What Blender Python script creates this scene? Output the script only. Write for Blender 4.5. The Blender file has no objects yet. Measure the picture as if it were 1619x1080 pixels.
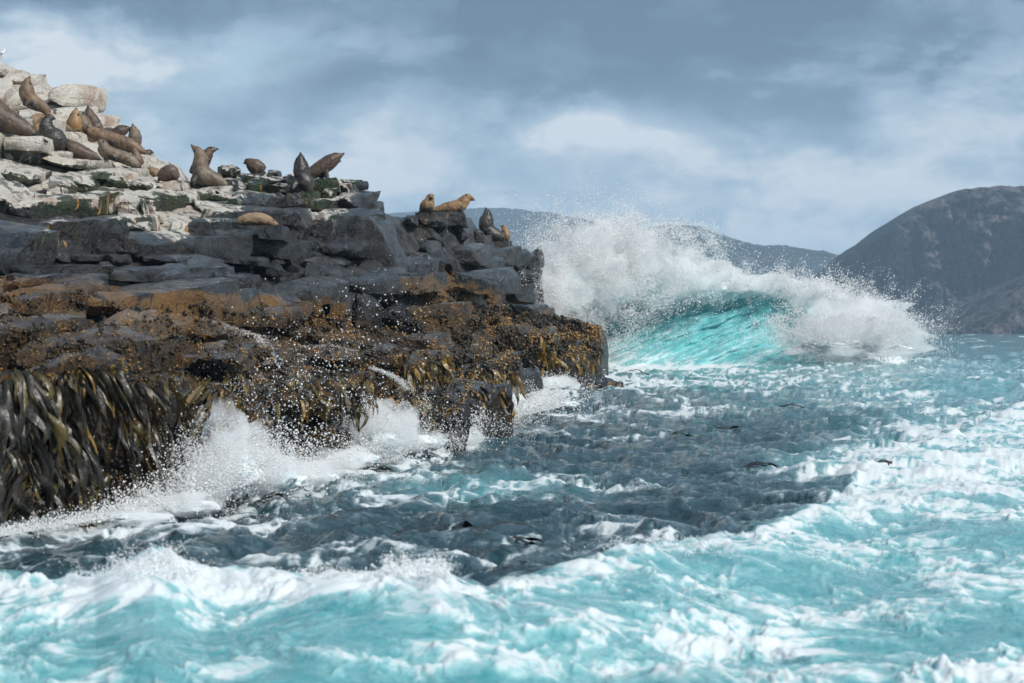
import bpy, bmesh, math, random, time
import numpy as np
from mathutils import Vector, Matrix
random.seed(7); RNG = np.random.default_rng(11)
T0 = time.time()
SC = bpy.context.scene
COL = SC.collection

# ------------------------------------------------------------------ camera
CAM_H, FPX, CX, CY = 2.5, 3600.0, 809.5, 540.0      # eye height, focal length and centre in photo pixels
HORIZON = 522.0
cam = bpy.data.cameras.new('camera'); camo = bpy.data.objects.new('camera', cam); COL.objects.link(camo)
cam.sensor_width = 36.0; cam.lens = 36.0 * FPX / 1619.0
camo.location = (0, 0, CAM_H); camo.rotation_euler = (math.radians(90) - math.atan((CY - HORIZON) / FPX), 0, 0)
cam.clip_start = 0.1; cam.clip_end = 30000
cam.dof.use_dof = True; cam.dof.focus_distance = 66.0; cam.dof.aperture_fstop = 2.8
SC.camera = camo

# ------------------------------------------------------------------ world, sun, exposure
SUN_ELEV, SUN_AZ = 44.0, 136.0      # degrees; azimuth clockwise from +Y (behind the camera, to the right)
world = bpy.data.worlds.new('World'); SC.world = world; world.use_nodes = True

def sock(nt, inp, v):
    if isinstance(v, bpy.types.NodeSocket): nt.links.new(v, inp)
    elif v is not None:
        if hasattr(inp, 'default_value'):
            if inp.type == 'RGBA' and len(v) == 3: v = (*v, 1)
            inp.default_value = v
class G:
    """small helper round a node tree"""
    def __init__(s, nt): s.nt = nt
    def n(s, t, out=0, ins=None, **kw):
        nd = s.nt.nodes.new(t)
        for k, v in kw.items(): setattr(nd, k, v)
        for k, v in (ins or {}).items(): sock(s.nt, nd.inputs[k], v)
        return nd.outputs[out]
    def math(s, op, a, b=None, c=None, clamp=False):
        return s.n('ShaderNodeMath', operation=op, use_clamp=clamp, ins={0: a, **({1: b} if b is not None else {}), **({2: c} if c is not None else {})})
    def vm(s, op, a, b=None, out=0):
        return s.n('ShaderNodeVectorMath', out, operation=op, ins={0: a, **({1: b} if b is not None else {})})
    def mix(s, f, a, b, bt='MIX'):
        nd = s.nt.nodes.new('ShaderNodeMix'); nd.data_type = 'RGBA'; nd.blend_type = bt
        sock(s.nt, nd.inputs[0], f); sock(s.nt, nd.inputs[6], a); sock(s.nt, nd.inputs[7], b)
        return nd.outputs[2]
    def noise(s, vec, scale, detail=4, rough=.55, dist=0, out=0):
        return s.n('ShaderNodeTexNoise', out, ins={'Vector': vec, 'Scale': scale, 'Detail': detail, 'Roughness': rough, 'Distortion': dist})
    def voro(s, vec, scale, feature='F1', out=0, rnd=1.0):
        return s.n('ShaderNodeTexVoronoi', out, feature=feature, ins={'Vector': vec, 'Scale': scale, 'Randomness': rnd})
    def step(s, v, a, b, c=0., d=1.):
        return s.n('ShaderNodeMapRange', interpolation_type='SMOOTHSTEP', ins={0: v, 1: a, 2: b, 3: c, 4: d})
    def mapv(s, vec, scale=(1, 1, 1), loc=(0, 0, 0)):
        return s.n('ShaderNodeMapping', ins={'Vector': vec, 'Scale': scale, 'Location': loc})

def dirpx(px, py):
    v = Vector(((px - CX) / FPX, 1, (HORIZON - py) / FPX)); return v.normalized()
def build_world():
    nt = world.node_tree; nt.nodes.clear(); g = G(nt)
    out = nt.nodes.new('ShaderNodeOutputWorld')
    sky = nt.nodes.new('ShaderNodeTexSky'); sky.sky_type = 'NISHITA'; sky.sun_disc = False
    sky.sun_elevation = math.radians(SUN_ELEV); sky.sun_rotation = math.radians(SUN_AZ)
    d = g.n('ShaderNodeTexCoord', 0)
    # clouds are stretched sideways, as seen low over the sea
    warp = g.noise(g.mapv(d, (9, 9, 16)), 1.0, 3, .5, out=1)
    wv = g.vm('ADD', d, g.vm('MULTIPLY', g.vm('SUBTRACT', warp, (.5, .5, .5)), (.05, .05, .022)))
    n1 = g.noise(g.mapv(wv, (11, 11, 24)), 1.0, 6, .56)
    n2 = g.noise(g.mapv(wv, (30, 30, 62), (3, 1, 7)), 1.0, 5, .55)
    n3 = g.noise(g.mapv(wv, (85, 85, 150), (5, 2, 1)), 1.0, 4, .55)
    edge = g.step(g.math('ADD', g.math('MULTIPLY', n1, .8), g.math('MULTIPLY', n2, .2)), .43, .58)       # cloud masses with a readable edge
    n = g.math('ADD', g.math('MULTIPLY', n1, .42), g.math('ADD', g.math('MULTIPLY', n2, .34), g.math('MULTIPLY', n3, .24)))
    v = g.math('ADD', g.math('MULTIPLY', g.math('SUBTRACT', n, .5), 1.0), g.math('ADD', g.math('MULTIPLY', g.math('SUBTRACT', edge, .5), .30), .60))
    def spot(px, py, rx, ry, amt):
        c = dirpx(px, py); q = g.vm('MULTIPLY', g.vm('SUBTRACT', wv, c), (FPX / rx, 1.0, FPX / ry))
        l = g.vm('LENGTH', q, out=1)
        return g.math('MULTIPLY', g.math('EXPONENT', g.math('MULTIPLY', g.math('MULTIPLY', l, l), -1.0)), amt)
    for sp in [(1000, 208, 150, 36, .50), (900, 245, 260, 60, .16), (160, 95, 220, 60, .36), (60, 45, 90, 50, .12), (600, 170, 40, 60, .18),
               (760, 115, 200, 75, -.42), (1150, 100, 380, 70, -.30), (540, 120, 80, 45, -.24), (400, 0, 700, 46, -.44), (1300, 15, 520, 75, -.38),
               (1250, 190, 240, 30, -.08), (1130, 320, 600, 60, .20), (560, 200, 60, 90, .12), (1500, 240, 200, 60, .06), (480, 290, 260, 40, .04)]:
        v = g.math('ADD', v, spot(*sp))
    elv = g.n('ShaderNodeSeparateXYZ', 2, ins={0: d})      # the overcast is darkest overhead, palest low over the sea
    v = g.math('ADD', v, g.step(elv, .03, .30, .07, -.24))
    ramp = nt.nodes.new('ShaderNodeValToRGB'); nt.links.new(v, ramp.inputs[0])
    cr = ramp.color_ramp; cr.elements[0].position = .0; cr.elements[0].color = (.115, .185, .27, 1)
    cr.elements[1].position = 1.0; cr.elements[1].color = (.78, .83, .87, 1)
    for p, c in [(.28, (.17, .26, .365, 1)), (.5, (.30, .42, .545, 1)), (.72, (.46, .58, .68, 1))]:
        e = cr.elements.new(p); e.color = c
    hole = g.math('ADD', spot(425, 95, 85, 52, 1.2), g.math('ADD', spot(320, 150, 60, 60, .45), spot(480, 70, 60, 20, .5)))
    hole = g.math('MULTIPLY', hole, g.step(n2, .3, .62, .55, 1.0), clamp=True)
    b1 = nt.nodes.new('ShaderNodeBackground'); nt.links.new(sky.outputs[0], b1.inputs[0]); b1.inputs[1].default_value = .12
    b2 = nt.nodes.new('ShaderNodeBackground'); nt.links.new(ramp.outputs[0], b2.inputs[0]); b2.inputs[1].default_value = 1.0
    mx = nt.nodes.new('ShaderNodeMixShader')
    nt.links.new(g.math('SUBTRACT', 1.0, g.math('MULTIPLY', hole, .75)), mx.inputs[0])
    nt.links.new(b1.outputs[0], mx.inputs[1]); nt.links.new(b2.outputs[0], mx.inputs[2])
    nt.links.new(mx.outputs[0], out.inputs[0])
build_world()
sun = bpy.data.lights.new('sun', 'SUN'); suno = bpy.data.objects.new('sun', sun); COL.objects.link(suno)
sun.energy = 4.7; sun.angle = math.radians(9); sun.color = (1.0, .96, .90)
az, el = math.radians(SUN_AZ), math.radians(SUN_ELEV)
sdir = Vector((math.sin(az) * math.cos(el), math.cos(az) * math.cos(el), math.sin(el)))   # towards the sun
suno.rotation_euler = (-sdir).to_track_quat('-Z', 'Y').to_euler(); suno.location = (60, -40, 60)
vs = SC.view_settings; vs.view_transform = 'Standard'; vs.look = 'None'; vs.gamma = 1.0; vs.exposure = -0.02; vs.use_curve_mapping = False
cy = SC.cycles; SC.render.engine = 'CYCLES'
cy.use_denoising = True; cy.max_bounces = 18; cy.diffuse_bounces = 8; cy.glossy_bounces = 3; cy.transmission_bounces = 8
cy.volume_bounces = 16; cy.caustics_reflective = False; cy.caustics_refractive = False; cy.sample_clamp_indirect = 6
SC.render.film_transparent = False; cy.use_adaptive_sampling = True; cy.adaptive_threshold = .025

# ------------------------------------------------------------------ noise
def _hash(ix, iy, iz, seed):
    h = (ix.astype(np.uint32) * np.uint32(374761393)) ^ (iy.astype(np.uint32) * np.uint32(668265263)) ^ (iz.astype(np.uint32) * np.uint32(2147483647 - 58)) ^ np.uint32((seed * 1274126177 + 99) & 0xffffffff)
    h ^= h >> np.uint32(13); h *= np.uint32(1274126177); h ^= h >> np.uint32(16); h *= np.uint32(2246822519); h ^= h >> np.uint32(15)
    return h
_ga = np.arange(16) / 16 * 2 * np.pi
G2 = np.stack([np.cos(_ga), np.sin(_ga)], 1).astype(np.float32)
_g3 = np.random.default_rng(3).normal(size=(32, 3)); G3 = (_g3 / np.linalg.norm(_g3, axis=1)[:, None]).astype(np.float32)
def pn2(x, y, seed=0):
    x = np.asarray(x, np.float32); y = np.asarray(y, np.float32)
    x, y = np.broadcast_arrays(x, y)
    fx, fy = np.floor(x), np.floor(y); ix, iy = fx.astype(np.int32), fy.astype(np.int32); x = x - fx; y = y - fy
    u = x * x * x * (x * (x * 6 - 15) + 10); v = y * y * y * (y * (y * 6 - 15) + 10)
    r = []
    for dy in (0, 1):
        for dx in (0, 1):
            g = G2[_hash(ix + dx, iy + dy, np.zeros_like(ix), seed) & np.uint32(15)]
            r.append(g[..., 0] * (x - dx) + g[..., 1] * (y - dy))
    return ((r[0] * (1 - u) + r[1] * u) * (1 - v) + (r[2] * (1 - u) + r[3] * u) * v) * 1.5
def pn3(p, seed=0):
    p = np.asarray(p, np.float32); f = np.floor(p); i = f.astype(np.int32); q = p - f
    w = q * q * q * (q * (q * 6 - 15) + 10); tot = 0
    for dz in (0, 1):
        wz = w[:, 2] if dz else 1 - w[:, 2]
        for dy in (0, 1):
            wy = w[:, 1] if dy else 1 - w[:, 1]
            for dx in (0, 1):
                wx = w[:, 0] if dx else 1 - w[:, 0]
                g = G3[_hash(i[:, 0] + dx, i[:, 1] + dy, i[:, 2] + dz, seed) & np.uint32(31)]
                tot = tot + wx * wy * wz * (g[:, 0] * (q[:, 0] - dx) + g[:, 1] * (q[:, 1] - dy) + g[:, 2] * (q[:, 2] - dz))
    return tot * 1.5
def fbm2(x, y, oct=4, gain=.5, lac=2.03, seed=0):
    t, a = 0, 1.0
    for k in range(oct):
        t = t + a * pn2(x, y, seed + k); x = x * lac + 7.3; y = y * lac - 3.1; a *= gain
    return t
def fbm3(p, oct=4, gain=.5, lac=2.03, seed=0):
    t, a = 0, 1.0
    for k in range(oct):
        t = t + a * pn3(p, seed + k); p = p * lac + 5.7; a *= gain
    return t
def sstep(a, b, x):
    t = np.clip((x - a) / (b - a), 0, 1); return t * t * (3 - 2 * t)
def interp(x, pts):
    pts = np.array(pts, float); return np.interp(x, pts[:, 0], pts[:, 1])

# ------------------------------------------------------------------ geometry helpers
def P(px, py, Y):
    """world point at depth Y that lies on the line of sight through a photo pixel"""
    return np.stack(np.broadcast_arrays((px - CX) * Y / FPX, Y, CAM_H + (HORIZON - py) * Y / FPX), -1)
def unP(w):
    return CX + FPX * w[..., 0] / w[..., 1], HORIZON - FPX * (w[..., 2] - CAM_H) / w[..., 1]
def tag(o, label=None, cat=None, group=None, kind=None):
    if label: o['label'] = label
    if cat: o['category'] = cat
    if group: o['group'] = group
    if kind: o['kind'] = kind
    return o
def empty(name, loc=(0, 0, 0)):
    o = bpy.data.objects.new(name, None); COL.objects.link(o); o.location = loc; o.empty_display_size = .2; return o
def mesh_np(name, V, F, smooth=True, attrs=None):
    """V n x 3, F list/array of quads or tris"""
    me = bpy.data.meshes.new(name); V = np.asarray(V, np.float32); F = np.asarray(F, np.int32); k = F.shape[1]
    me.vertices.add(len(V)); me.vertices.foreach_set('co', V.ravel())
    me.loops.add(F.size); me.loops.foreach_set('vertex_index', F.ravel())
    me.polygons.add(len(F)); me.polygons.foreach_set('loop_start', np.arange(0, F.size, k, dtype=np.int32))
    me.polygons.foreach_set('use_smooth', np.full(len(F), smooth, bool))
    me.update(calc_edges=True)
    for an, av in (attrs or {}).items():
        a = me.attributes.new(an, 'FLOAT_COLOR', 'POINT')
        c = np.ones((len(V), 4), np.float32); c[:, :av.shape[1]] = av; a.data.foreach_set('color', c.ravel())
    return me
def link(name, me, mat, parent=None, loc=None):
    o = bpy.data.objects.new(name, me); COL.objects.link(o)
    if mat is not None and not me.materials: me.materials.append(mat)
    if parent is not None: o.parent = parent
    if loc is not None: o.location = loc
    return o
def grid_faces(nr, nc):
    a = np.arange(nr * nc).reshape(nr, nc)
    return np.stack([a[:-1, :-1], a[:-1, 1:], a[1:, 1:], a[1:, :-1]], -1).reshape(-1, 4)
def new_mat(name):
    m = bpy.data.materials.new(name); m.use_nodes = True; nt = m.node_tree; nt.nodes.clear()
    o = nt.nodes.new('ShaderNodeOutputMaterial'); b = nt.nodes.new('ShaderNodeBsdfPrincipled'); nt.links.new(b.outputs[0], o.inputs[0])
    return m, G(nt), b, o
def bump(g, b, h, strength, dist=.05, normal=None):
    nd = g.n('ShaderNodeBump', ins={'Height': h, 'Strength': strength, 'Distance': dist, **({'Normal': normal} if normal else {})})
    sock(g.nt, b.inputs['Normal'], nd); return nd
# ------------------------------------------------------------------ materials
def water_mat(name, deep=(.006, .016, .027), t1=(.026, .215, .25), t2=(.095, .37, .40)):
    """attribute 'water': R foam density, G aerated (turquoise) water, B size of the foam pattern"""
    m, g, b, o = new_mat(name)
    at = g.n('ShaderNodeAttribute', 0, attribute_name='water')
    sp = g.nt.nodes.new('ShaderNodeSeparateColor'); g.nt.links.new(at, sp.inputs[0]); foam, aer = sp.outputs[0], sp.outputs[1]
    pos = g.n('ShaderNodeNewGeometry', 0)
    wp = g.vm('ADD', pos, g.vm('MULTIPLY', g.vm('SUBTRACT', g.noise(pos, 1.6, 3, .5, out=1), (.5, .5, .5)), (.75, .75, .75)))
    n1 = g.noise(g.mapv(wp, (1, .55, 1)), 4.2, 5, .62, .6)
    rid = g.math('SUBTRACT', 1.0, g.math('MULTIPLY', g.math('ABSOLUTE', g.math('SUBTRACT', g.noise(g.mapv(wp, (1, .6, 1), (4, 2, 1)), 2.6, 5, .58, .4), .5)), 5.0))     # torn threads of foam
    n2 = g.noise(g.mapv(wp, (1, .6, 1)), 19.0, 4, .6)
    holes = g.step(g.voro(g.mapv(wp, (1, .7, 1)), 7.5), .42, .16)
    f = g.math('ADD', foam, g.math('MULTIPLY', g.math('SUBTRACT', n1, .5), .55))
    f = g.math('ADD', f, g.math('MULTIPLY', g.math('SUBTRACT', rid, .45), .26))
    f = g.math('ADD', f, g.math('MULTIPLY', g.math('SUBTRACT', n2, .5), .26))
    f = g.math('SUBTRACT', f, g.math('MULTIPLY', holes, .13))
    fm = g.step(f, .32, .76, 0, .94)
    milk = g.step(f, -.22, .52)
    teal = g.mix(g.noise(pos, 1.3, 3), t1, t2)
    dp = g.mix(aer, deep, teal)
    body = g.mix(g.math('MULTIPLY', milk, g.math('MULTIPLY', aer, .70)), dp, (.36, .58, .60))
    body = g.mix(g.math('MULTIPLY', g.step(f, .08, .5), g.math('MULTIPLY', g.math('SUBTRACT', 1.0, aer), .22)), body, (.28, .40, .46))
    col = g.mix(fm, body, (.62, .66, .68))
    sock(g.nt, b.inputs['Base Color'], col)
    sock(g.nt, b.inputs['Roughness'], g.step(fm, 0, .5, .05, .7)); b.inputs['IOR'].default_value = 1.33
    sock(g.nt, b.inputs['Specular IOR Level'], g.step(fm, 0, .8, .22, .15))
    r1 = g.noise(g.mapv(pos, (1, .7, 1)), 7.0, 6, .62, .3)
    r1 = g.math('ADD', r1, g.math('MULTIPLY', g.noise(g.mapv(wp, (.75, 1.15, 1), (3, 8, 2)), 2.3, 5, .6, .8), g.math('MULTIPLY', g.step(foam, .45, .0, .0, 3.6), g.step(aer, .75, .25))))
    h = g.math('ADD', g.math('MULTIPLY', r1, .75), g.math('MULTIPLY', n2, .30))
    bump(g, b, h, g.math('SUBTRACT', g.step(foam, .05, .5, .95, .50), g.math('MULTIPLY', aer, .40), clamp=True), .085)
    return m
def foam_mat(name, tint=(.88, .92, .94)):
    m, g, b, o = new_mat(name)
    pos = g.n('ShaderNodeNewGeometry', 0)
    n = g.noise(pos, 2.2, 6, .65, .5); n2 = g.noise(pos, 11.0, 5, .65)
    c = g.mix(g.step(n, .36, .60), (.66, .84, .87), tint)  # teal shadow tint painted into the hollows of the foam
    sock(g.nt, b.inputs['Base Color'], c); b.inputs['Roughness'].default_value = .8; b.inputs['Specular IOR Level'].default_value = .15
    b.inputs['Subsurface Weight'].default_value = .0
    bump(g, b, g.math('ADD', n, g.math('MULTIPLY', n2, .5)), .9, .16)
    return m
def drop_mat():
    m, g, b, o = new_mat('spray_drops')
    b.inputs['Base Color'].default_value = (.97, .98, .985, 1); b.inputs['Roughness'].default_value = .6; b.inputs['Specular IOR Level'].default_value = .3
    tr = g.n('ShaderNodeBsdfTranslucent', ins={'Color': (.97, .98, .985)})
    mx = g.nt.nodes.new('ShaderNodeMixShader'); mx.inputs[0].default_value = .2
    g.nt.links.new(b.outputs[0], mx.inputs[1]); g.nt.links.new(tr, mx.inputs[2]); g.nt.links.new(mx.outputs[0], o.inputs[0])
    return m
def rock_mat(name='rock'):
    """attribute 'zone': R bird-droppings white, G brown intertidal crust, B wet dark band"""
    m, g, b, o = new_mat(name)
    at = g.n('ShaderNodeAttribute', 0, attribute_name='zone'); tan = g.n('ShaderNodeAttribute', 3, attribute_name='zone')
    sp = g.nt.nodes.new('ShaderNodeSeparateColor'); g.nt.links.new(at, sp.inputs[0]); gu, br, wet = sp.outputs
    geo = g.nt.nodes.new('ShaderNodeNewGeometry'); pos, nor = geo.outputs[0], geo.outputs[1]
    nz = g.n('ShaderNodeSeparateXYZ', 2, ins={0: nor})
    rnd = g.n('ShaderNodeObjectInfo', 5)
    big = g.noise(pos, .55, 4, .55); mid = g.noise(pos, 2.6, 6, .62, .4); fine = g.noise(pos, 13.0, 6, .68)
    strk = g.noise(g.mapv(pos, (3.2, 3.2, .42)), 1.0, 5, .6, .5)
    # bare dolerite: grey, a little blue to brown, each block its own tone
    tone = g.math('ADD', g.math('MULTIPLY', mid, .6), g.math('MULTIPLY', fine, .4))
    grey = g.mix(g.step(tone, .38, .64), (.005, .006, .007), (.074, .080, .088))
    grey = g.mix(g.math('MULTIPLY', g.step(big, .42, .62), .55), grey, (.050, .040, .031))
    grey = g.mix(g.math('MULTIPLY', rnd, .38), grey, (.016, .017, .020))
    grey = g.mix(g.math('MULTIPLY', g.step(rnd, .6, 1.0), .55), grey, g.mix(g.step(mid, .35, .65), (.018, .018, .019), (.125, .118, .110)))
    rust = g.step(g.math('ADD', g.math('MULTIPLY', strk, .5), g.math('MULTIPLY', fine, .5)), .56, .68)
    grey = g.mix(g.math('MULTIPLY', rust, .40), grey, (.16, .062, .022))
    jt = g.voro(g.vm('ADD', g.mapv(pos, (.8, .8, 1.25)), g.vm('MULTIPLY', g.noise(pos, 1.1, 4, .6, out=1), (.55, .55, .55))), .95, 'DISTANCE_TO_EDGE')
    joint = g.math('MULTIPLY', g.step(jt, .022, .006), g.step(g.noise(pos, .8, 2), .42, .55))
    grey = g.mix(g.math('MULTIPLY', joint, .85), grey, (.006, .006, .006))
    # brown crust with golden specks
    bb = g.mix(g.step(mid, .34, .66), (.008, .005, .003), (.105, .056, .019))
    bb = g.mix(g.step(fine, .50, .66, 0, .45), bb, (.20, .115, .040))
    bb = g.mix(g.math('MULTIPLY', tan, g.step(g.math('ADD', g.math('MULTIPLY', tone, .6), g.math('MULTIPLY', rnd, .4)), .30, .62, .15, .85)), bb, g.mix(fine, (.135, .074, .028), (.32, .180, .068)))
    vd = g.voro(pos, 12.0); vd2 = g.voro(pos, 26.0)
    spk = g.math('MULTIPLY', g.step(vd, .30, .14), g.step(g.noise(pos, 1.7, 4, .6), .42, .54))
    spk = g.math('MAXIMUM', spk, g.math('MULTIPLY', g.step(vd2, .26, .12), g.step(g.noise(pos, 3.1, 3, .6), .50, .60)))
    bb = g.mix(g.math('MULTIPLY', spk, .6), bb, (.40, .245, .075))
    bb = g.mix(g.math('MULTIPLY', g.step(g.noise(pos, 1.9, 5, .6), .56, .66), .85), bb, (.018, .017, .012))
    bsel = g.step(g.math('ADD', br, g.math('ADD', g.math('MULTIPLY', g.math('SUBTRACT', mid, .5), .9), g.math('MULTIPLY', g.math('SUBTRACT', big, .5), 2.2))), .42, .70)
    c = g.mix(bsel, grey, bb)
    # wet band just over the water
    c = g.mix(g.math('MULTIPLY', g.step(g.math('ADD', wet, g.math('MULTIPLY', g.math('SUBTRACT', mid, .5), .6)), .35, .75), .78), c, (.014, .013, .011))
    # white droppings, pink-brown staining, algae, run-off streaks
    gn = g.math('ADD', gu, g.math('ADD', g.math('MULTIPLY', g.math('SUBTRACT', strk, .5), .95), g.math('ADD', g.math('MULTIPLY', g.math('SUBTRACT', mid, .5), .55), g.math('MULTIPLY', nz, .20))))
    gm = g.step(gn, .50, .66)
    white = g.mix(g.step(g.noise(pos, 1.2, 5, .6), .50, .66), (.70, .65, .57), (.51, .39, .30))
    white = g.mix(g.math('MULTIPLY', g.step(fine, .54, .66), .65), white, (.23, .20, .175))
    white = g.mix(g.step(tone, .50, .62, 0, .35), white, (.70, .69, .66))
    alg = g.math('MULTIPLY', g.step(gu, .16, .42), g.step(g.math('ADD', g.noise(g.mapv(pos, (1.0, 1.0, .75)), 1.15, 5, .62), g.math('MULTIPLY', nz, -.10)),   .455, .505))
    alg = g.math('MULTIPLY', alg, g.step(gu, 1.22, .92))
    c = g.mix(gm, c, white)
    c = g.mix(g.math('MULTIPLY', alg, .94), c, g.mix(g.step(fine, .4, .6), (.010, .020, .008), (.030, .055, .016)))
    blk = g.math('MULTIPLY', g.math('MULTIPLY', gm, g.step(gu, 1.25, .85)), g.step(g.noise(g.mapv(pos, (2.2, 2.2, .7), (2, 9, 4)), 1.0, 6, .66, .6), .54, .60))
    c = g.mix(g.math('MULTIPLY', blk, .70), c, (.020, .022, .020))
    orn = g.math('MULTIPLY', g.math('MULTIPLY', g.step(gu, .05, .30), g.step(nz, .7, .3)), g.step(g.noise(g.mapv(pos, (4.6, 4.6, .16), (9, 4, 2)), 1.0, 3, .5),   .66, .68))
    c = g.mix(g.math('MULTIPLY', orn, g.step(gu, 1.1, .6)), c, (.52, .27, .06))
    sock(g.nt, b.inputs['Base Color'], c)
    ro = g.math('ADD', g.math('MULTIPLY', fine, .34), .14)
    ro = g.math('SUBTRACT', ro, g.math('MULTIPLY', g.step(nz, .25, .75), .21))
    ro = g.math('ADD', ro, g.math('MULTIPLY', gm, .45), clamp=True)
    ro = g.math('SUBTRACT', ro, g.math('MULTIPLY', wet, .16), clamp=True)
    ro = g.math('ADD', ro, g.math('MULTIPLY', bsel, .04), clamp=True)
    sock(g.nt, b.inputs['Roughness'], ro); sock(g.nt, b.inputs['Specular IOR Level'], g.step(nz, .25, .8, .38, 1.0))
    h = g.math('ADD', g.math('MULTIPLY', mid, .9), g.math('MULTIPLY', fine, .42))
    h = g.math('ADD', h, g.math('MULTIPLY', joint, -.25))
    h = g.math('ADD', h, g.math('MULTIPLY', g.math('MULTIPLY', spk, bsel), .25))
    h = g.math('ADD', h, g.math('MULTIPLY', g.noise(pos, 42.0, 4, .65), .16))
    bump(g, b, h, 1.0, .26)
    return m
def fur_mat(name, c1, c2, belly, rough=.48):
    m, g, b, o = new_mat(name)
    geo = g.nt.nodes.new('ShaderNodeNewGeometry'); pos = geo.outputs[0]
    at = g.n('ShaderNodeAttribute', 0, attribute_name='fur')
    sp = g.nt.nodes.new('ShaderNodeSeparateColor'); g.nt.links.new(at, sp.inputs[0])
    n = g.noise(pos, 4.0, 5, .65, .6); f = g.noise(pos, 28.0, 4, .7)
    c = g.mix(g.step(g.math('ADD', g.math('MULTIPLY', n, .65), g.math('MULTIPLY', f, .35)), .36, .64), c1, c2)
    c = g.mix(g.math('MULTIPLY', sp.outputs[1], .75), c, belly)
    c = g.mix(sp.outputs[0], c, (.010, .009, .009))
    sock(g.nt, b.inputs['Base Color'], c)
    sock(g.nt, b.inputs['Roughness'], g.step(f, .3, .7, rough - .12, rough + .15)); b.inputs['Specular IOR Level'].default_value = .4
    bump(g, b, g.math('ADD', f, n), .4, .03)
    return m
def plain_mat(name, c, rough=.5, spec=.5, var=.25, scale=6.0):
    m, g, b, o = new_mat(name); pos = g.n('ShaderNodeNewGeometry', 0)
    n = g.noise(pos, scale, 5, .6)
    sock(g.nt, b.inputs['Base Color'], g.mix(g.math('MULTIPLY', g.step(n, .35, .65), var), c, tuple(x * .3 for x in c)))
    b.inputs['Roughness'].default_value = rough; b.inputs['Specular IOR Level'].default_value = spec
    return m
def kelp_mat(name, c1, c2, edge):
    m, g, b, o = new_mat(name); pos = g.n('ShaderNodeNewGeometry', 0)
    n = g.noise(pos, 3.0, 4, .6, .5); f = g.noise(pos, 16.0, 4, .6)
    c = g.mix(g.step(n, .38, .62), c1, c2); c = g.mix(g.math('MULTIPLY', g.step(f, .52, .68), .6), c, edge)
    sock(g.nt, b.inputs['Base Color'], c); sock(g.nt, b.inputs['Roughness'], g.step(f, .3, .7, .28, .52)); b.inputs['Specular IOR Level'].default_value = .4
    bump(g, b, g.math('ADD', n, g.math('MULTIPLY', f, .3)), .5, .05)
    return m
def hill_mat(name, bush, rockc, streak):
    m, g, b, o = new_mat(name)
    at = g.n('ShaderNodeAttribute', 0, attribute_name='land')
    sp = g.nt.nodes.new('ShaderNodeSeparateColor'); g.nt.links.new(at, sp.inputs[0]); veg, rk = sp.outputs[0], sp.outputs[1]
    pos = g.n('ShaderNodeNewGeometry', 0)
    n = g.noise(pos, .05, 6, .65); f = g.noise(pos, .22, 4, .65)
    col = g.math('ADD', g.math('MULTIPLY', g.noise(g.mapv(pos, (.07, .02, .003)), 1.0, 5, .62, .2), .55), g.math('MULTIPLY', g.noise(g.mapv(pos, (.22, .06, .008)), 1.0, 5, .66, .2), .45))
    vc = g.mix(g.step(f, .38, .62), tuple(x * .42 for x in bush), bush); vc = g.mix(g.math('MULTIPLY', g.step(n, .50, .66), .5), vc, tuple(x * 1.5 for x in bush))
    rc = g.mix(g.step(col, .43, .57), tuple(x * .10 for x in rockc), tuple(x * 1.25 for x in rockc))  # shading of the flutes painted in: dark grooves, light ribs
    rc = g.mix(g.math('MULTIPLY', g.step(n, .50, .60), .22), rc, streak)
    rc = g.mix(g.math('MULTIPLY', g.step(g.noise(pos, .09, 5, .65), .56, .64), .5), rc, tuple(x * .8 for x in bush))
    sel = g.step(g.math('ADD', rk, g.math('MULTIPLY', g.math('SUBTRACT', g.math('ADD', g.math('MULTIPLY', n, .5), g.math('MULTIPLY', f, .5)), .5), 1.6)), .38, .56)
    sock(g.nt, b.inputs['Base Color'], g.mix(sel, vc, rc)); b.inputs['Roughness'].default_value = .9; b.inputs['Specular IOR Level'].default_value = .1
    bump(g, b, g.math('ADD', g.math('MULTIPLY', f, 1.0), g.math('MULTIPLY', col, 1.2)), 1.0, 5.0)
    return m
M = {}
M['water'] = water_mat('sea_water'); M['wave'] = water_mat('wave_water', t1=(.045, .33, .36), t2=(.14, .52, .54)); M['foam'] = foam_mat('white_foam'); M['drop'] = drop_mat(); M['rock'] = rock_mat()  # wave: brighter teal copy, the glow of light through it put into the colour
M['brown'] = fur_mat('fur_brown', (.070, .043, .026), (.205, .136, .084), (.16, .10, .055))
M['dark'] = fur_mat('fur_dark_brown', (.040, .027, .020), (.120, .083, .060), (.09, .055, .035), .42)
M['wet'] = fur_mat('fur_wet_dark', (.016, .014, .014), (.070, .061, .055), (.03, .025, .02), .30)
M['grey'] = fur_mat('fur_grey_brown', (.062, .048, .036), (.215, .168, .122), (.15, .10, .065), .46)
M['tan'] = fur_mat('fur_tan', (.13, .082, .045), (.32, .225, .140), (.22, .13, .06))
M['gold'] = fur_mat('fur_golden', (.120, .072, .034), (.290, .185, .095), (.32, .180, .070))
M['eye'] = plain_mat('eye_black', (.006, .005, .005), .08, .7, 0)
M['nose'] = plain_mat('nose_dark', (.018, .014, .012), .35, .5, .1)
M['kelp_black'] = kelp_mat('kelp_black', (.006, .006, .005), (.022, .020, .014), (.050, .036, .015))
M['kelp_olive'] = kelp_mat('kelp_olive', (.022, .019, .008), (.085, .066, .018), (.13, .085, .02))
M['kelp_amber'] = kelp_mat('kelp_amber', (.085, .050, .010), (.21, .125, .020), (.26, .14, .03))
M['crust'] = kelp_mat('barnacle_gold', (.16, .09, .030), (.34, .205, .065), (.42, .28, .11))
M['crust2'] = kelp_mat('weed_dark', (.010, .009, .006), (.035, .026, .012), (.09, .045, .012))
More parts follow.
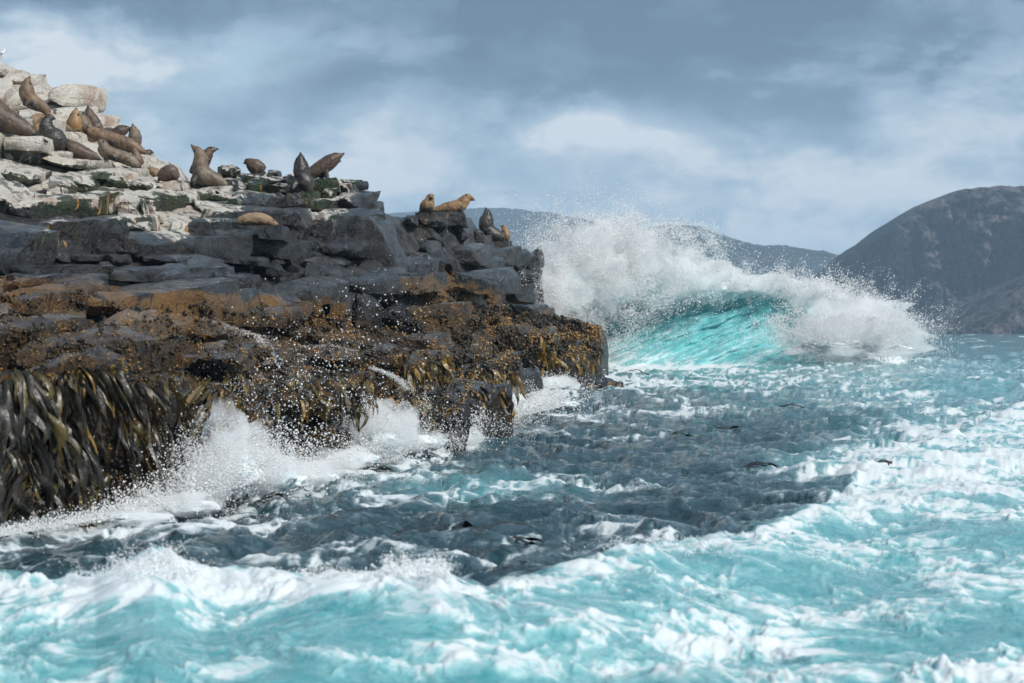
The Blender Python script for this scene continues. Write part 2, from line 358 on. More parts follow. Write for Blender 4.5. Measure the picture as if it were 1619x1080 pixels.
M['hill_far'] = hill_mat('hill_forest', (.030, .042, .034), (.08, .08, .085), (.06, .065, .065))
M['cliff'] = hill_mat('cliff_dolerite', (.018, .026, .024), (.120, .098, .096), (.125, .104, .098))
M['gull_white'] = plain_mat('gull_white', (.80, .80, .80), .7, .3, .05); M['gull_grey'] = plain_mat('gull_grey', (.30, .32, .34), .7, .3, .1)
M['gull_red'] = plain_mat('gull_beak', (.45, .08, .03), .5, .4, .1)

# ------------------------------------------------------------------ sea
def swell(X, Y):
    """the slow swell that lifts the water towards the end of the headland"""
    z = sstep(48, 98, Y) * .95 * (1 - sstep(112, 165, Y))
    return z * (1 - .55 * sstep(14, 34, X)) 
CREST = [(-2500, 940), (-200, 930), (0, 908), (150, 900), (245, 884), (330, 908), (480, 908), (610, 900), (690, 903), (770, 925), (900, 905), (1060, 862), (1200, 835), (1300, 805), (1340, 770), (1395, 728), (1520, 692), (1619, 660), (1900, 610), (4000, 560)]
CREST_Z = [(-2500, .3), (0, .34), (150, .38), (245, .52), (330, .38), (480, .36), (600, .40), (690, .42), (770, .32), (1000, .26), (1220, .16), (1330, .07), (1619, .06), (4000, .05)]
def blob(px, py, cx, cy_, rx, ry):
    return np.exp(-(((px - cx) / rx) ** 2 + ((py - cy_) / ry) ** 2))
def seg(px, py, pts, w):
    """soft line along a polyline, w = half width in pixels"""
    d = np.full(px.shape, 1e9, np.float32)
    for (x0, y0), (x1, y1) in zip(pts[:-1], pts[1:]):
        vx, vy = x1 - x0, (y1 - y0); l2 = vx * vx + vy * vy * 6.25
        t = np.clip(((px - x0) * vx + (py - y0) * vy * 6.25) / l2, 0, 1)
        d = np.minimum(d, (px - x0 - t * vx) ** 2 + ((py - y0 - t * vy) * 2.5) ** 2)
    return np.exp(-d / (w * w))
SHORE = [(-60, 858), (0, 850), (120, 822), (250, 800), (400, 770), (560, 722), (720, 690), (738, 660), (800, 622), (850, 606), (950, 584)]
def sea_field(X, Y):
    """height and (foam, aerated, -) of the water at world X, Y"""
    zs = swell(X, Y)
    px = CX + FPX * X / Y; py = HORIZON + (CAM_H - zs) * FPX / Y
    near = np.clip(26.0 / Y, .08, 1.0)
    # chop
    wx = X + .35 * fbm2(X * .7, Y * .5, 2, seed=41); wy = Y + .5 * fbm2(X * .6, Y * .45, 2, seed=47)
    c1 = 1 - np.sqrt(fbm2(wx * .42, wy * .30, 3, .42, seed=1) ** 2 + .02) * 1.7
    c2 = .45 + fbm2(wx * 1.0, wy * .62, 3, .45, seed=5)
    c3 = fbm2(wx * 3.7, wy * 2.3, 3, .55, seed=9)
    fade = 1 - sstep(250, 900, Y)
    c4 = .45 + fbm2(wx * 2.3, wy * .95, 2, .45, seed=13)
    z = zs
    z = z + (.32 * fade) * fbm2(X * .085, Y * .06, 2, seed=21) * sstep(25, 60, Y)
    z = z + sstep(120, 220, Y) * .16 * fbm2(X * .11, Y * .05, 3, seed=61)
    # the wave running across the foreground: its crest and the broken water on its near side
    cr = interp(px, CREST); cz = interp(px, CREST_Z)
    rg = .5 + fbm2(X * .9, Y * .25, 2, .4, seed=71)
    cz = cz * (.85 + .22 * np.clip(rg, 0, 1.4))
    cr0 = HORIZON + (cr - HORIZON) * CAM_H / np.maximum(CAM_H - interp(px, CREST_Z), .4)
    Yc = CAM_H * FPX / (cr0 - HORIZON) + .35 * fbm2(X * .9, Y * 0 + 3.3, 3, seed=77)
    dY = Y - Yc                                   # >0 behind the crest
    infront = sstep(.7, -.5, dY)
    z = z + fade * (1 - infront) * (.15 * (c1 - .45) + .11 * (c2 - .45) + .05 * (c4 - .45) + .012 * c3)
    ridge = np.where(dY > 0, np.exp(-(dY / 1.15) ** 2), np.exp(-(dY / (3.4 + .12 * Yc)) ** 2))
    pk = 0
    for (ax, ay, aw, ah) in [(245, 868, 40, .07), (205, 880, 60, .04), (618, 880, 20, .05), (690, 884, 24, .05), (1060, 855, 60, .03)]:
        pk = pk + ah * np.exp(-((px - ax) / aw) ** 2)
    z = z + cz * ridge + pk * np.exp(-(dY / .42) ** 2) * (.9 + .2 * c3)
    lump = fbm2(wx * 1.3, wy * .9, 4, .48, seed=31)
    z = z + infront * (.026 * lump + .12 * fbm2(X * .55, Y * .42, 2, seed=35) + .014 * c3)
    # pixels of the lifted surface decide where the foam lies
    ppy = HORIZON + (CAM_H - zs - cz * ridge * .9) * FPX / Y
    foam = np.zeros_like(X); aer = np.zeros_like(X)
    aer = sstep(3.2, -1.6, dY + 1.2 * fbm2(X * .6, Y * .4, 3, seed=121)) * .92
    web = 1 - np.abs(fbm2(wx * 1.7, wy * 1.0, 4, .55, seed=81)) * 2.2
    web2 = 1 - np.abs(fbm2(wx * .85 + .25 * c3, wy * .50, 4, .55, seed=87)) * 2.0
    patch = fbm2(X * .50, Y * .34, 3, .5, seed=91)
    web3 = 1 - np.abs(fbm2(wx * 3.1 + .6 * c3, wy * 1.9, 3, .55, seed=83)) * 2.2
    ft = -.04 + .40 * np.clip(web2, -.2, 1) + .30 * np.clip(web, -.3, 1) + .24 * np.clip(web3, -.4, 1) + .45 * patch
    top = np.exp(-(dY / (.85 + .035 * Yc)) ** 2)
    ft = ft * (.92 + .10 * sstep(1000, 1300, px)) + .34 * top * (.7 + .6 * web)
    tealhole = .55 * blob(px, ppy, 250, 1010, 190, 55) + .5 * blob(px, ppy, 560, 1020, 120, 40) + .35 * blob(px, ppy, 870, 960, 90, 30) + .4 * blob(px, ppy, 1330, 930, 180, 35) + .4 * blob(px, ppy, 720, 1075, 300, 18) + .5 * blob(px, ppy, 1560, 860, 90, 25)
    white = .40 * blob(px, ppy, 330, 930, 300, 32) + .35 * blob(px, ppy, 1480, 760, 190, 60) + .3 * blob(px, ppy, 100, 960, 130, 30) + .25 * blob(px, ppy, 720, 945, 160, 22) + .3 * blob(px, ppy, 450, 985, 330, 14) + .35 * blob(px, ppy, 640, 1052, 90, 14) + .04 * blob(px, ppy, 1100, 1000, 260, 30)
    foam = infront * np.clip(ft - tealhole + white, 0, 1)
    # dark kelp water between that wave and the rocks: streaks only
    back = (1 - infront)
    stre = 1 - np.abs(fbm2(wx * .62 + .5 * patch, wy * .30, 5, .56, seed=101)) * 2.6
    sfine = 1 - np.abs(fbm2(wx * 1.9, wy * .85, 4, .55, seed=105)) * 2.3
    calm = .9 * blob(px, py, 1180, 700, 260, 40) + .9 * blob(px, py, 1150, 790, 260, 38) + .8 * blob(px, py, 820, 850, 200, 28) + .55 * blob(px, py, 960, 735, 300, 20) + .5 * blob(px, py, 150, 855, 200, 14) + .5 * blob(px, py, 640, 800, 200, 20)
    lines = .55 * seg(px, py, [(430, 835), (560, 800), (700, 772), (860, 762), (1080, 772)], 26) + .55 * seg(px, py, [(680, 795), (800, 780), (1000, 800)], 22) + .45 * seg(px, py, [(820, 690), (960, 700), (1060, 680)], 28) \
        + .5 * seg(px, py, [(900, 655), (1040, 640), (1180, 655)], 34) + .45 * seg(px, py, [(960, 610), (1150, 600), (1400, 620)], 60) + .4 * seg(px, py, [(1380, 640), (1500, 655), (1640, 640)], 60) + .4 * seg(px, py, [(560, 880), (760, 862), (960, 842), (1060, 850)], 20)
    fb = .30 * np.clip(stre, -.4, 1) + .28 * np.clip(sfine, -.4, 1) + .34 * patch - .06 - .30 * np.clip(calm, 0, 1) + .62 * np.clip(lines, 0, 1) * (.45 + .55 * sfine)
    shore = np.minimum(np.abs(py - interp(px, SHORE)), 300)
    sh = np.exp(-(shore / np.interp(px, [0, 400, 800, 950], [34, 46, 40, 26])) ** 2) * (px < 1010)
    fb = fb + .95 * sh * (.6 + .5 * sfine)
    tongue = np.clip(1.15 * blob(px, py, 1330, 738, 95, 18) + 1.2 * blob(px, py, 1500, 720, 150, 45), 0, 1)
    fb = fb + .9 * tongue * (.5 + .5 * np.clip(web, -.3, 1)); z = z + .10 * tongue * (1 + .7 * lump)
    wb = np.clip(1.2 * blob(px, py, 1180, 590, 330, 26) + .6 * blob(px, py, 1000, 600, 90, 16), 0, 1)
    fb = fb + .24 * wb * (.25 + .9 * sfine) - .14 * blob(px, py, 1330, 620, 300, 34)
    far = sstep(110, 190, Y)
    fb = fb * (1 - .8 * far) + far * (.55 * sstep(.34, .62, fbm2(X * .09, Y * .035, 4, .6, seed=111)) - .05)
    ab = np.clip(.38 * wb + .28 * blob(px, py, 1420, 640, 330, 34) + .5 * tongue + .5 * blob(px, py, 760, 770, 160, 22) + .45 * blob(px, py, 1560, 600, 200, 60), 0, 1) + .26 * far + .08
    foam = foam + back * np.clip(fb, 0, 1); aer = np.maximum(aer, ab)
    z = z + .05 * np.clip(foam, 0, 1) * (1 + c3) * near
    return z, np.clip(foam, 0, 1), np.clip(aer, 0, 1)
def build_sea():
    pys = np.concatenate([np.geomspace(9000, 1140, 26)[:-1], np.arange(1140, 640, -1.5), np.arange(640, 545, -1.0), np.arange(545, 527, -.7), 522 + np.geomspace(5, 1.05, 10)])
    pxs = np.concatenate([CX - np.geomspace(4200, 960, 70)[:-1], np.arange(CX - 960, CX + 960.1, 2.4), CX + np.geomspace(960, 4200, 70)[1:]])
    Y = (CAM_H * FPX / (pys - HORIZON))[:, None] * np.ones_like(pxs)[None]; X = (pxs - CX)[None] * Y / FPX
    z, f, a = sea_field(X.astype(np.float32), Y.astype(np.float32))
    V = np.stack([X, Y, z], -1).reshape(-1, 3)
    me = mesh_np('water', V, grid_faces(len(pys), len(pxs)), attrs={'water': np.stack([f.ravel(), a.ravel()], 1)})
    o = link('water', me, M['water']); tag(o, 'churning turquoise and slate sea streaked with white foam', kind='structure'); return o
build_sea()

# ------------------------------------------------------------------ hills, cliff
def land(name, ridge, Yf, Yb, mat, label, x0, x1, nc=340, nr=60, front=1.0, rock=None, jag=1.0, columns=0):
    """a solid of land: foot on the water at depth Yf, ridge line (photo pixels) at depth Yb, falling away behind"""
    px = np.linspace(x0, x1, nc); top = interp(px, ridge)
    t = np.linspace(0, 1, nr)[:, None]
    zt = CAM_H + (HORIZON - top) * Yb / FPX
    zt = zt + jag * (fbm2(px * .035, px * 0 + .3, 5, .6, seed=5) * 2.2)
    zt = np.maximum(zt, .5)
    yf = Yf if np.isscalar(Yf) else interp(px, Yf)
    Ym = yf + (Yb - yf) * t ** front; X = (px - CX)[None] * (Yb * .5 + .5 * Ym) / FPX
    Z = -2 + (zt[None] + 2) * np.sin(t * math.pi / 2) ** (1 / 1.25)
    n = fbm2(X * .012, Ym * .012 + t * 2, 4, .5, seed=15)
    Ym = Ym + n * 22 * np.sin(t * math.pi) * (1 if columns == 0 else .4)
    if columns:
        col = np.abs(pn2(X * .085, Z * .004, seed=17)) * 16 + np.abs(pn2(X * .21, Z * .012, seed=19)) * 9 + pn2(X * .03, Z * .016, seed=20) * 30 + fbm2(X * .06, Z * .06, 4, .6, seed=27) * 12
        Ym = Ym - col * columns * sstep(0, .04, t) * sstep(1, .86, t)
    V = [np.stack([X, Ym, Z], -1)]
    for k, (dy, fz) in enumerate([(60, .97), (200, .8), (420, .3), (500, -.05)]):
        V.append(np.stack([X[-1], Ym[-1] + dy, Z[-1] * fz], -1)[None])
    V = np.concatenate(V); R = V.shape[0]
    tt = np.concatenate([t[:, 0], np.ones(4)])[:, None] * np.ones(nc)[None]
    rk = np.zeros((R, nc)) if rock is None else rock(px[None] * np.ones((R, 1)), tt)
    me = mesh_np(name, V.reshape(-1, 3), grid_faces(R, nc), attrs={'land': np.stack([1 - rk.ravel(), rk.ravel()], 1)})
    o = link(name, me, mat); tag(o, label, kind='structure'); return o
land('far_hill', [(-900, 380), (200, 350), (600, 338), (740, 330), (790, 328), (880, 337), (940, 350), (1000, 372), (1060, 398), (1140, 430), (1250, 500), (1300, 524)], 4300, 4800, M['hill_far'],
     'distant blue forested hill behind the seal rock', -900, 1320, front=.8, rock=lambda x, t: .12 + 0 * x)
land('forest_hill', [(820, 520), (880, 450), (940, 395), (1000, 364), (1050, 356), (1100, 358), (1150, 374), (1190, 387), (1240, 389), (1290, 396), (1340, 404), (1420, 420), (1600, 430), (1800, 520)], 3300, 3700, M['hill_far'],
     'dark wooded hill rising behind the breaking wave', 820, 1800, front=.8, rock=lambda x, t: .10 + .15 * (t < .15))
land('sea_cliff', [(1225, 522), (1270, 470), (1300, 430), (1330, 405), (1370, 376), (1400, 354), (1440, 330), (1470, 318), (1500, 308), (1540, 304), (1619, 302), (1900, 298), (2400, 305)],
     [(1225, 2120), (1330, 2080), (1400, 2010), (1470, 1960), (2400, 1950)], 2150, M['cliff'], 'tall columnar dark cliff with scrub on its shoulder', 1225, 2400, nc=520, nr=110, front=5.0,
     rock=lambda x, t: np.clip(.95 * sstep(1390, 1470, x + 90 * (1 - t)) * sstep(.985, .93, t) + .20, 0, 1), jag=.5, columns=1.8)
land('sea_cliff', [(1510, 524), (1540, 514), (1560, 500), (1580, 480), (1600, 462), (1619, 448), (1680, 420), (1900, 400), (2300, 400)], 1480, 1560, M['cliff'],
     'low dark rocky spur at the foot of the cliff', 1510, 2300, nc=260, nr=60, front=1.2, rock=lambda x, t: .55 + 0 * x, jag=.7, columns=.5)
# ------------------------------------------------------------------ headland: depth of the rock for every photo pixel
DCOL = [
 (-420, [(900, 23), (850, 24), (600, 27), (540, 30), (430, 38), (340, 46), (220, 55), (95, 63), (40, 66)]),
 (0, [(910, 26.6), (850, 27), (700, 28.3), (590, 30), (540, 34), (480, 38), (430, 43), (400, 47), (340, 51), (290, 55), (220, 60), (160, 64), (95, 68), (40, 71)]),
 (300, [(860, 32.5), (790, 33), (650, 34.5), (590, 36.5), (540, 41), (500, 45), (455, 49), (400, 53), (350, 57), (300, 61), (285, 63), (220, 66)]),
 (560, [(790, 43.5), (720, 44), (640, 45.5), (585, 48), (545, 53), (515, 57), (450, 59), (415, 62), (330, 66), (300, 68), (260, 70)]),
 (720, [(760, 51.5), (690, 52), (610, 54), (550, 60), (515, 66), (450, 69), (420, 72), (340, 77), (300, 79)]),
 (800, [(700, 69), (618, 70), (590, 71.5), (545, 75), (510, 79), (450, 82), (390, 86), (350, 88)]),
 (850, [(660, 77.5), (605, 78), (540, 84), (510, 88), (420, 93), (380, 94)]),
 (960, [(640, 94), (582, 95), (530, 96), (500, 98), (400, 99)])]
DX = np.array([c[0] for c in DCOL], float)
def D(px, py):
    px, py = np.broadcast_arrays(np.asarray(px, float), np.asarray(py, float)); rows = []
    for _, pts in DCOL:
        p = np.array(sorted(pts), float); rows.append(np.interp(py, p[:, 0], p[:, 1]))
    rows = np.stack(rows); k = np.clip(np.searchsorted(DX, px) - 1, 0, len(DX) - 2); t = np.clip((px - DX[k]) / (DX[k + 1] - DX[k]), 0, 1)
    a = np.take_along_axis(rows, k[None], 0)[0]; b = np.take_along_axis(rows, k[None] + 1, 0)[0]
    return a * (1 - t) + b * t
TOPL = [(-420, 40), (-100, 70), (0, 97), (8, 104), (40, 110), (50, 132), (90, 138), (103, 166), (115, 186), (165, 214), (235, 248), (262, 252), (268, 276), (285, 288), (345, 276), (380, 270), (440, 278), (465, 292), (510, 292), (540, 288), (575, 296), (600, 334), (635, 341), (745, 345), (756, 362), (775, 370), (784, 388), (835, 394), (852, 404), (858, 440), (862, 508), (875, 510), (905, 510), (925, 525), (938, 545), (944, 560), (948, 580), (952, 596)]
BOT = [(-420, 870), (0, 850), (250, 800), (400, 770), (560, 722), (720, 690), (738, 658), (800, 620), (850, 604), (950, 586)]
GU_EDGE = [(-420, 320), (0, 328), (60, 332), (130, 328), (200, 350), (240, 366), (292, 388), (300, 345), (330, 352), (380, 345), (390, 312), (480, 318), (500, 365), (530, 372), (562, 312), (580, 280), (900, 200)]
BR_EDGE = [(-420, 415), (0, 428), (140, 430), (200, 450), (300, 455), (430, 462), (520, 470), (600, 445), (660, 425), (740, 432), (790, 455), (850, 470), (960, 490)]
def zones(W):
    """how white, how brown-crusted and how wet the rock is, from where it lies on the headland"""
    px, py = unP(W); e = interp(px, GU_EDGE)
    gu = sstep(22, -18, py - e) * np.interp(px, [-400, 0, 250, 300, 380, 470, 500, 565, 590], [1.0, 1.0, .95, .72, .46, .42, .62, .48, 0])
    gu = gu * .86 + .36 * sstep(20, -40, py - np.interp(px, [-400, 0, 100, 200, 260, 300], [240, 240, 262, 285, 300, 300])) * np.interp(px, [-400, 260, 300], [1, 1, 0])
    gu = np.maximum(gu, .30 * (np.abs(px - 95) < 34) * sstep(400, 380, py) * sstep(330, 345, py))
    gu = np.maximum(gu, .16 * (px > 640) * (px < 800) * sstep(430, 415, py))
    b = interp(px, BR_EDGE); br = sstep(-14, 26, py - b) * (.88 + .12 * np.sin(px * .05))
    br = br * (1 - .8 * blobz(px, py, 590, 482, 34, 36)) * (1 - .8 * blobz(px, py, 640, 498, 18, 26))
    br = np.maximum(br, .55 * blobz(px, py, 720, 450, 60, 26))
    w = interp(px, BOT); wet = sstep(-150, -20, py - w)
    tn = sstep(-10, 8, py - b) * sstep(95, 45, py - b) * np.interp(px, [-400, 430, 470, 640, 700, 760, 800], [1, 1, .45, .5, .9, .9, .3])
    return np.stack([gu, br, wet, tn], -1)
def blobz(px, py, cx, c, rx, ry): return np.exp(-(((px - cx) / rx) ** 2 + ((py - c) / ry) ** 2))
def build_headland():
    px = np.arange(-420, 953, 4.0); nr = 150; s = np.linspace(0, 1, nr)[:, None]
    top = interp(px, TOPL) + 2; bot = interp(px, BOT) + 70
    py = top + (bot - top) * s ** 1.1
    W = P(px[None] + 0 * py, py, D(px[None] + 0 * py, py) + .80)
    flat = W.reshape(-1, 3)
    big = fbm3(flat * .55, 4, .55, seed=3); st = np.abs(fbm3(flat * np.array([.5, .5, 1.4]), 3, .5, seed=13)); fi = fbm3(flat * 2.4, 4, .6, seed=23)
    ppy = py.reshape(-1); am = .35 + .65 * sstep(420, 520, ppy)
    flat[:, 1] += (.38 * big - .45 * st + .20 * fi) * am; flat[:, 2] += .10 * big + .10 * fi * am
    W = flat.reshape(nr, -1, 3)
    back = []
    for dy, dz in [(2.5, .05), (6, -.2), (11, -1.2), (15, -4.5), (18, -12)]:
        b = W[0].copy(); b[:, 1] += dy; b[:, 2] = np.maximum(b[:, 2] + dz, -1.5); back.append(b[None])
    V = np.concatenate(back[::-1] + [W]); R = V.shape[0]; V = V.reshape(-1, 3)
    z = zones(V)
    me = mesh_np('rocky_headland', V, grid_faces(R, len(px)), attrs={'zone': z})
    o = link('rocky_headland', me, M['rock']); tag(o, 'stepped grey rock headland, white with droppings at the top and brown crusted below', kind='structure'); return o
HEAD = build_headland()

# cube of quads shared by all blocks
def cube_grid(n):
    idx = {}; V = []; F = []
    def vid(p):
        k = tuple(p)
        if k not in idx: idx[k] = len(V); V.append(p)
        return idx[k]
    for ax in range(3):
        for sgn in (0, n[ax]):
            u, v = (ax + 1) % 3, (ax + 2) % 3
            for i in range(n[u]):
                for j in range(n[v]):
                    q = []
                    for a, b in ((0, 0), (1, 0), (1, 1), (0, 1)):
                        p = [0, 0, 0]; p[ax] = sgn; p[u] = i + a; p[v] = j + b; q.append(vid(tuple(p)))
                    F.append(q if sgn else q[::-1])
    return np.array(V, float) / np.array(n) * 2 - 1, np.array(F)
CUBE_V, CUBE_F = cube_grid((11, 7, 8))
def rock_shape(w, d, h, seed, cuts=6, slope=.3, rough=1.0, rnd=.12, under=.3):
    """a jointed block: box with bevelled, chipped corners, sloping top; origin at the middle of its visible foot"""
    r = np.random.default_rng(seed); p = CUBE_V.copy()
    p = np.sign(p) * np.abs(p) ** (1 - .25 * rnd)
    l = np.linalg.norm(p, axis=1, keepdims=True); p = p * (1 - rnd) + p / l * 1.25 * rnd
    cuts = cuts * 2
    for k in range(cuts):
        n = r.normal(size=3) * np.array([1, .9, .9]); n[2] = abs(n[2]) * (1 if r.random() < .75 else -1); n[1] = -abs(n[1]) if r.random() < .8 else n[1]; n /= np.linalg.norm(n)
        lim = np.abs(n).sum() * (r.uniform(.50, .85) if k < cuts // 2 else r.uniform(.68, .93)); o = np.maximum(p @ n - lim, 0); p = p - o[:, None] * n
    top = (p[:, 2] + 1) / 2; frontness = (1 - p[:, 1]) / 2
    p[:, 2] -= slope * 2 * frontness * top * top
    p[:, 2] -= r.uniform(-.16, .16) * p[:, 0] * top
    p[:, 0] += r.uniform(-.14, .14) * p[:, 2]; p[:, 1] += r.uniform(0, .22) * (p[:, 2] + 1) * .5 + r.uniform(-.12, .12) * p[:, 0]
    sc = np.array([w / 2, d / 2, h * (1 + under) / 2]); q = p * sc; q[:, 2] += h * (1 - under) / 2
    m = min(w, h); off = r.uniform(-50, 50, 3); a = q / m
    nv = np.stack([fbm3(a * 1.3 + off + 9 * k, 4, .55, seed=31 + k) for k in range(3)], 1)
    jn = np.abs(pn3(a * np.array([1.1, 1.1, 2.6]) + off, 55)); jn = np.minimum(jn, .22)
    q = q + nv * m * .095 * rough; q[:, 1] += (.22 - jn) * m * .45 * rough * (p[:, 1] < .2)
    q[:, 1] += d / 2
    return q
NB = 0
def block(x0, y0, x1, y1, yoff=0.0, slope=None, rough=1.0, rnd=.12, cuts=9, roll=3.0, yaw=None, dscale=1.0, name='rock_block', Yb=None):
    global NB
    NB += 1; r = np.random.default_rng(1000 + NB); xc = (x0 + x1) / 2
    Yb = float(D(xc, y1)) - .35 + yoff if Yb is None else Yb; s = Yb / FPX; w = (x1 - x0) * s * 1.01; h = (y1 - y0) * s
    d = float(np.clip(max(.55 * w, D(xc, y0) - D(xc, y1) + .9), .5, 3.6)) * dscale
    q = rock_shape(w, d, h, 2000 + NB, cuts, r.uniform(.12, .34) if slope is None else slope, rough, rnd)
    ya = math.radians(r.uniform(-26, 26) if yaw is None else yaw); ro = math.radians(roll + r.uniform(-2.5, 2.5))
    R = Matrix.Rotation(ya, 3, 'Z') @ Matrix.Rotation(ro, 3, 'Y'); q = q @ np.array(R).T
    c = P(xc, y1, Yb); me = mesh_np(name, q, CUBE_F, attrs={'zone': zones(q + c)})
    me.set_sharp_from_angle(angle=math.radians(26))
    return link(name, me, M['rock'], HEAD, c)
BL = [  # traced from the photograph: x0, y0, x1, y1
 # top left, whitened
 (-6, 90, 9, 116), (6, 103, 42, 128), (-4, 124, 19, 140), (17, 128, 36, 158), (-6, 137, 23, 166), (50, 129, 88, 157), (68, 127, 103, 161, .3, .1, .5, .45),
 (-4, 164, 68, 190), (66, 155, 91, 180), (80, 167, 116, 200), (106, 171, 136, 186), (103, 209, 157, 236), (214, 240, 264, 270), (-6, 208, 60, 246), (50, 220, 118, 262), (95, 240, 165, 284), (150, 252, 215, 292), (200, 264, 252, 300), (240, 283, 288, 312),
 (-8, 240, 50, 286), (40, 256, 92, 300), (-8, 285, 42, 330), (36, 296, 74, 334), (66, 300, 100, 332), (96, 290, 140, 332), (136, 284, 186, 326), (170, 300, 226, 350), (220, 300, 262, 342), (205, 335, 245, 370), (240, 335, 290, 372), (110, 262, 160, 300), (160, 180, 200, 214), (130, 196, 180, 226), (180, 226, 225, 252),
 # upper middle shelf
 (284, 286, 378, 309), (280, 305, 347, 329), (345, 297, 383, 327), (287, 316, 349, 355), (338, 325, 383, 353), (347, 269, 409, 297), (371, 272, 440, 286), (411, 284, 463, 300), (382, 296, 420, 320), (418, 299, 463, 320), (382, 319, 437, 344), (433, 321, 499, 369), (462, 305, 503, 326), (500, 287, 530, 310),
 (513, 292, 563, 324), (536, 285, 582, 315), (522, 279, 552, 292), (562, 311, 599, 332), (489, 319, 528, 375), (345, 256, 386, 272, 0, .2, .9, .4), (418, 265, 445, 276, 0, .2, .9, .4), (440, 270, 466, 288),
 (523, 326, 676, 421, -.5, .10, .55, .30, 4),
 (635, 335, 686, 351), (685, 337, 714, 350), (667, 348, 694, 370), (692, 344, 717, 366), (712, 341, 750, 379, -.2), (748, 354, 774, 388), (672, 371, 705, 423), (673, 361, 717, 383), (702, 378, 759, 408), (707, 402, 761, 428), (755, 386, 781, 410), (779, 390, 808, 412), (764, 406, 814, 426), (773, 383, 808, 414, .1, .15, 1.6, .35), (800, 387, 832, 418, .1, .15, 1.7, .4), (824, 391, 852, 428, .2, .15, 1.7, .4),
 # dark grey ledges
 (15, 331, 66, 386), (62, 344, 106, 386), (101, 356, 131, 389), (127, 365, 161, 393), (65, 328, 150, 358, .2, .42, .6, .3), (118, 329, 222, 364, 0, .42, .5, .3), (160, 360, 229, 399), (231, 364, 274, 399, 0, .2, .5, .3), (-6, 340, 17, 377), (13, 354, 51, 386), (-6, 368, 31, 411), (37, 388, 93, 411, 0, .35), (91, 390, 186, 413, 0, .35), (184, 396, 277, 412, 0, .4), (249, 354, 293, 373), (294, 350, 349, 385), (347, 352, 400, 384), (355, 372, 400, 398), (395, 356, 437, 396), (277, 382, 360, 400, 0, .4), (277, 393, 402, 410, 0, .4),
 (203, 407, 266, 454), (264, 402, 376, 455, -.2, .3), (48, 409, 141, 426, 0, .4), (139, 411, 205, 438), (-6, 409, 52, 428, 0, .4), (344, 429, 402, 457), (372, 407, 463, 433), (430, 362, 510, 407, 0, .42), (495, 369, 563, 396, 0, .4), (418, 402, 452, 418), (450, 399, 500, 416, 0, .4), (461, 413, 530, 452), (417, 431, 479, 468), (528, 416, 602, 436, 0, .4), (505, 395, 600, 420, 0, .42), (560, 398, 650, 428, 0, .42), (520, 432, 600, 456), (600, 410, 660, 432, 0, .4),
 # brown row
 (48, 425, 139, 480, -.1), (-6, 426, 62, 452), (41, 445, 110, 487), (-6, 441, 17, 474), (14, 455, 42, 487), (121, 431, 273, 486, -.5, .5, .7, .3, 4, 4), (111, 456, 157, 488, -.6), (149, 459, 193, 488, -.7), (254, 452, 320, 494), (318, 450, 434, 500, -.3, .12, .6, .14), (430, 467, 488, 508), (180, 490, 277, 530), (476, 452, 520, 500), (515, 455, 557, 512), (554, 446, 618, 518, -.2, .08, .6), (600, 426, 650, 458), (615, 470, 640, 516), (626, 473, 657, 522), (640, 418, 748, 454, -.2), (661, 447, 708, 478), (703, 442, 768, 490, -.3), (659, 474, 784, 518, 0, .3, 1.4), (750, 425, 788, 455), (759, 446, 812, 472), (783, 472, 850, 512, 0, .3, 1.3), (806, 420, 850, 452, .3), (800, 448, 846, 480, .3),
 # lower crusted shelves
 (-6, 470, 60, 520, 0, .3, 1.5, .3), (50, 480, 130, 535, 0, .3, 1.5, .3), (120, 486, 190, 545, 0, .3, 1.5, .3), (-10, 520, 70, 582, 0, .3, 1.5, .3), (60, 530, 150, 590, 0, .3, 1.5, .3), (140, 540, 225, 596, 0, .3, 1.5, .3), (215, 525, 290, 590, 0, .3, 1.5, .3), (278, 500, 360, 540, 0, .4, 1.2, .3), (280, 535, 372, 592, 0, .3, 1.5, .3), (378, 526, 462, 578, 0, .3, 1.3, .3), (430, 500, 520, 535, 0, .4, 1.3, .3), (468, 545, 552, 582, 0, .35), (540, 555, 610, 592, 0, .4), (606, 522, 720, 550, 0, .35, 1.2), (718, 510, 862, 548, 0, .35, 1.4), (645, 547, 760, 606, 0, .4, 1.2), (718, 538, 840, 584, 0, .4, 1.1), (200, 588, 300, 640, 0, .3, 1.4, .3), (290, 585, 400, 650, 0, .35, 1.4, .3), (380, 578, 480, 648, 0, .3, 1.4, .3), (470, 580, 566, 650, 0, .3, 1.4, .3), (560, 585, 650, 640, 0, .35, 1.3, .3), (636, 604, 740, 676, 0, .35, 1.3, .3), (740, 578, 846, 622, 0, .35, 1.3, .3),
 (730, 622, 778, 670, -.2, .3, 1.4, .4), (764, 604, 812, 648, -.3, .3, 1.4, .4), (796, 594, 848, 626, -.3, .3, 1.4, .4), (735, 585, 790, 632, -.4, .35, 1.3, .3),
 (-10, 582, 90, 690, .2, .2, 1.3, .3), (80, 600, 190, 720, .2, .2, 1.3, .3), (180, 630, 300, 760, .2, .2, 1.3, .3), (290, 645, 420, 750, .2, .2, 1.3, .3), (410, 640, 540, 735, .2, .2, 1.3, .3), (530, 632, 650, 720, .2, .2, 1.3, .3), (640, 655, 735, 700, .1, .3, 1.3, .3), (-10, 680, 120, 860, .2, .15, 1.3, .3), (110, 700, 240, 830, .2, .2, 1.3, .3), (230, 740, 330, 810, .1, .2, 1.3, .3), (-140, 560, -4, 700, 0, .2, 1.3, .3), (-150, 430, -4, 500), (-150, 490, -4, 570, 0, .3, 1.4, .3), (-150, 340, -4, 420), (-140, 240, -4, 330), (-130, 150, -4, 240), (-120, 90, -4, 160), (-150, 690, -4, 870, .2, .15, 1.3, .3),
]
SPL = np.random.default_rng(19)
